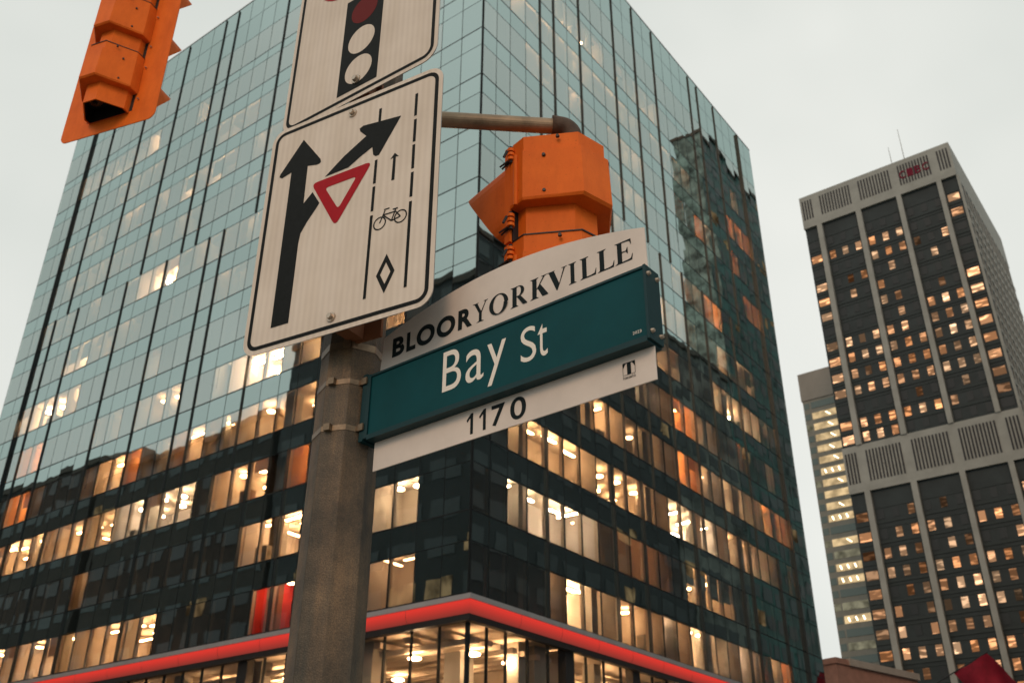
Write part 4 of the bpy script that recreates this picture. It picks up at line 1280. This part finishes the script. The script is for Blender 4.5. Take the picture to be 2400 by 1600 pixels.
SEC = section_mesh(False).mesh('housing', ['orange_paint', 'visor_black', 'steel_dark'])
SECL = section_mesh(True).mesh('housing', ['orange_paint', 'visor_black', 'steel_dark'])
LAT = latch_mesh().mesh('latch', ['orange_paint', 'steel_dark'])
m_ = MB(); m_.box(-.168, .168, .0055, .03, -SH + .006, -.004); m_.box(-.160, .160, .0008, .0054, -SH + .01, -.008, 1); DOOR = m_.mesh('door', ['orange_paint', 'visor_black'])
LENS_ME = {}
for k in ('red', 'amber', 'green'):
    m_ = MB(); rg = []
    for y, r_ in ((.031, .14), (.045, .12), (.056, .07), (.060, .01)):
        rg.append([(r_ * math.cos(2 * math.pi * i / 24), y, r_ * math.sin(2 * math.pi * i / 24)) for i in range(24)])
    m_.rings(rg); LENS_ME[k] = m_.mesh('lens', 'lens_' + k, True)
def signal(locv, az, label, board=None, heights=(1, 1, 1), slim=1.0):
    s_ = empty('traffic_signal', locv, -R(az), label, 'traffic signal', 'orange traffic signals')
    kinds = ('red', 'amber', 'green') if len(heights) == 3 else ('red', 'green')
    s_.scale = (slim, 1, 1)
    for i, k in enumerate(kinds):
        z = -SH * sum(heights[:i])
        sc = (1 if heights[i] == 1 else .9, 1 if heights[i] == 1 else .9, heights[i])
        h = place('housing', SECL if i == len(heights) - 1 else SEC, s_, (0, 0, z)); h.scale = sc
        d = place('door', DOOR, s_, (0, 0, z)); d.scale = sc
        place('lens', LENS_ME[k], d, (0, 0, z * 0 - SH / 2))
        place('visor', VIS, d, (0, 0, -SH / 2))
        for zz_ in (-.045, -.285):
            place('latch', LAT, d, (-.172, -.004, zz_))
            for q in (-.018,):
                pass
    m2 = MB(); m2.tube((0, -.08, 0), (0, -.08, .05), .042, .036, 16); m2.obj('top_hub', 'orange_paint', s_)
    if board:
        w, h0, h1 = board
        out = [(x, z + (h0 + h1) / 2) for x, z in rrect(w, h1 - h0, .045)]
        m2 = MB(); m2.plate(out, .002, .006); m2.obj('backboard', 'orange_paint', s_)
        for i in range(3):
            for x in (-.19, .19):
                for zz_ in (-.07, -.28):
                    m2 = MB(); m2.tube((0, .002, 0), (0, -.008, 0), .006, .005, 6); place('bolt', m2.mesh('bolt', 'bolt_steel'), s_, (x, 0, -SH * i + zz_))
        m2 = MB(); rg = []
        for r_, z in ((.035, 0), (.04, .012), (.022, .014), (.018, 0)):
            rg.append([(r_ * math.cos(2 * math.pi * i / 18) - .03, r_ * math.sin(2 * math.pi * i / 18) - .085, -3 * SH + .045 + z) for i in range(18)])
        m2.rings(rg, cap0=False, cap1=False); m2.obj('cable_gland', 'rust_fitting', s_)
    return s_
RS = signal((.126, 2.424, 3.558), -39, 'orange traffic signal seen from behind, hung at the end of the pipe arm', heights=(1, 1))
LS = signal((-2.03, 3.787, 6.02), 21, 'orange traffic signal with a flat backboard, cut by the top edge', board=(.585 / .88, -1.145, .09), slim=.88)
A2 = empty('overhead_pipe', (PX, PY, 6.1), 0, 'steel pipe arm above the view that holds the orange signal with a backboard', 'pipe arm')
tip = Vector((-2.03 + .03 - PX, 3.787 - .08 - PY, 0))
m_ = MB(); m_.tube((0, 0, 0), tip, .03, .03, 16); m_.tube(tip + Vector((0, 0, .03)), tip + Vector((0, 0, -.04)), .034, .034, 16); m_.obj('pipe', 'pipe_steel', A2)
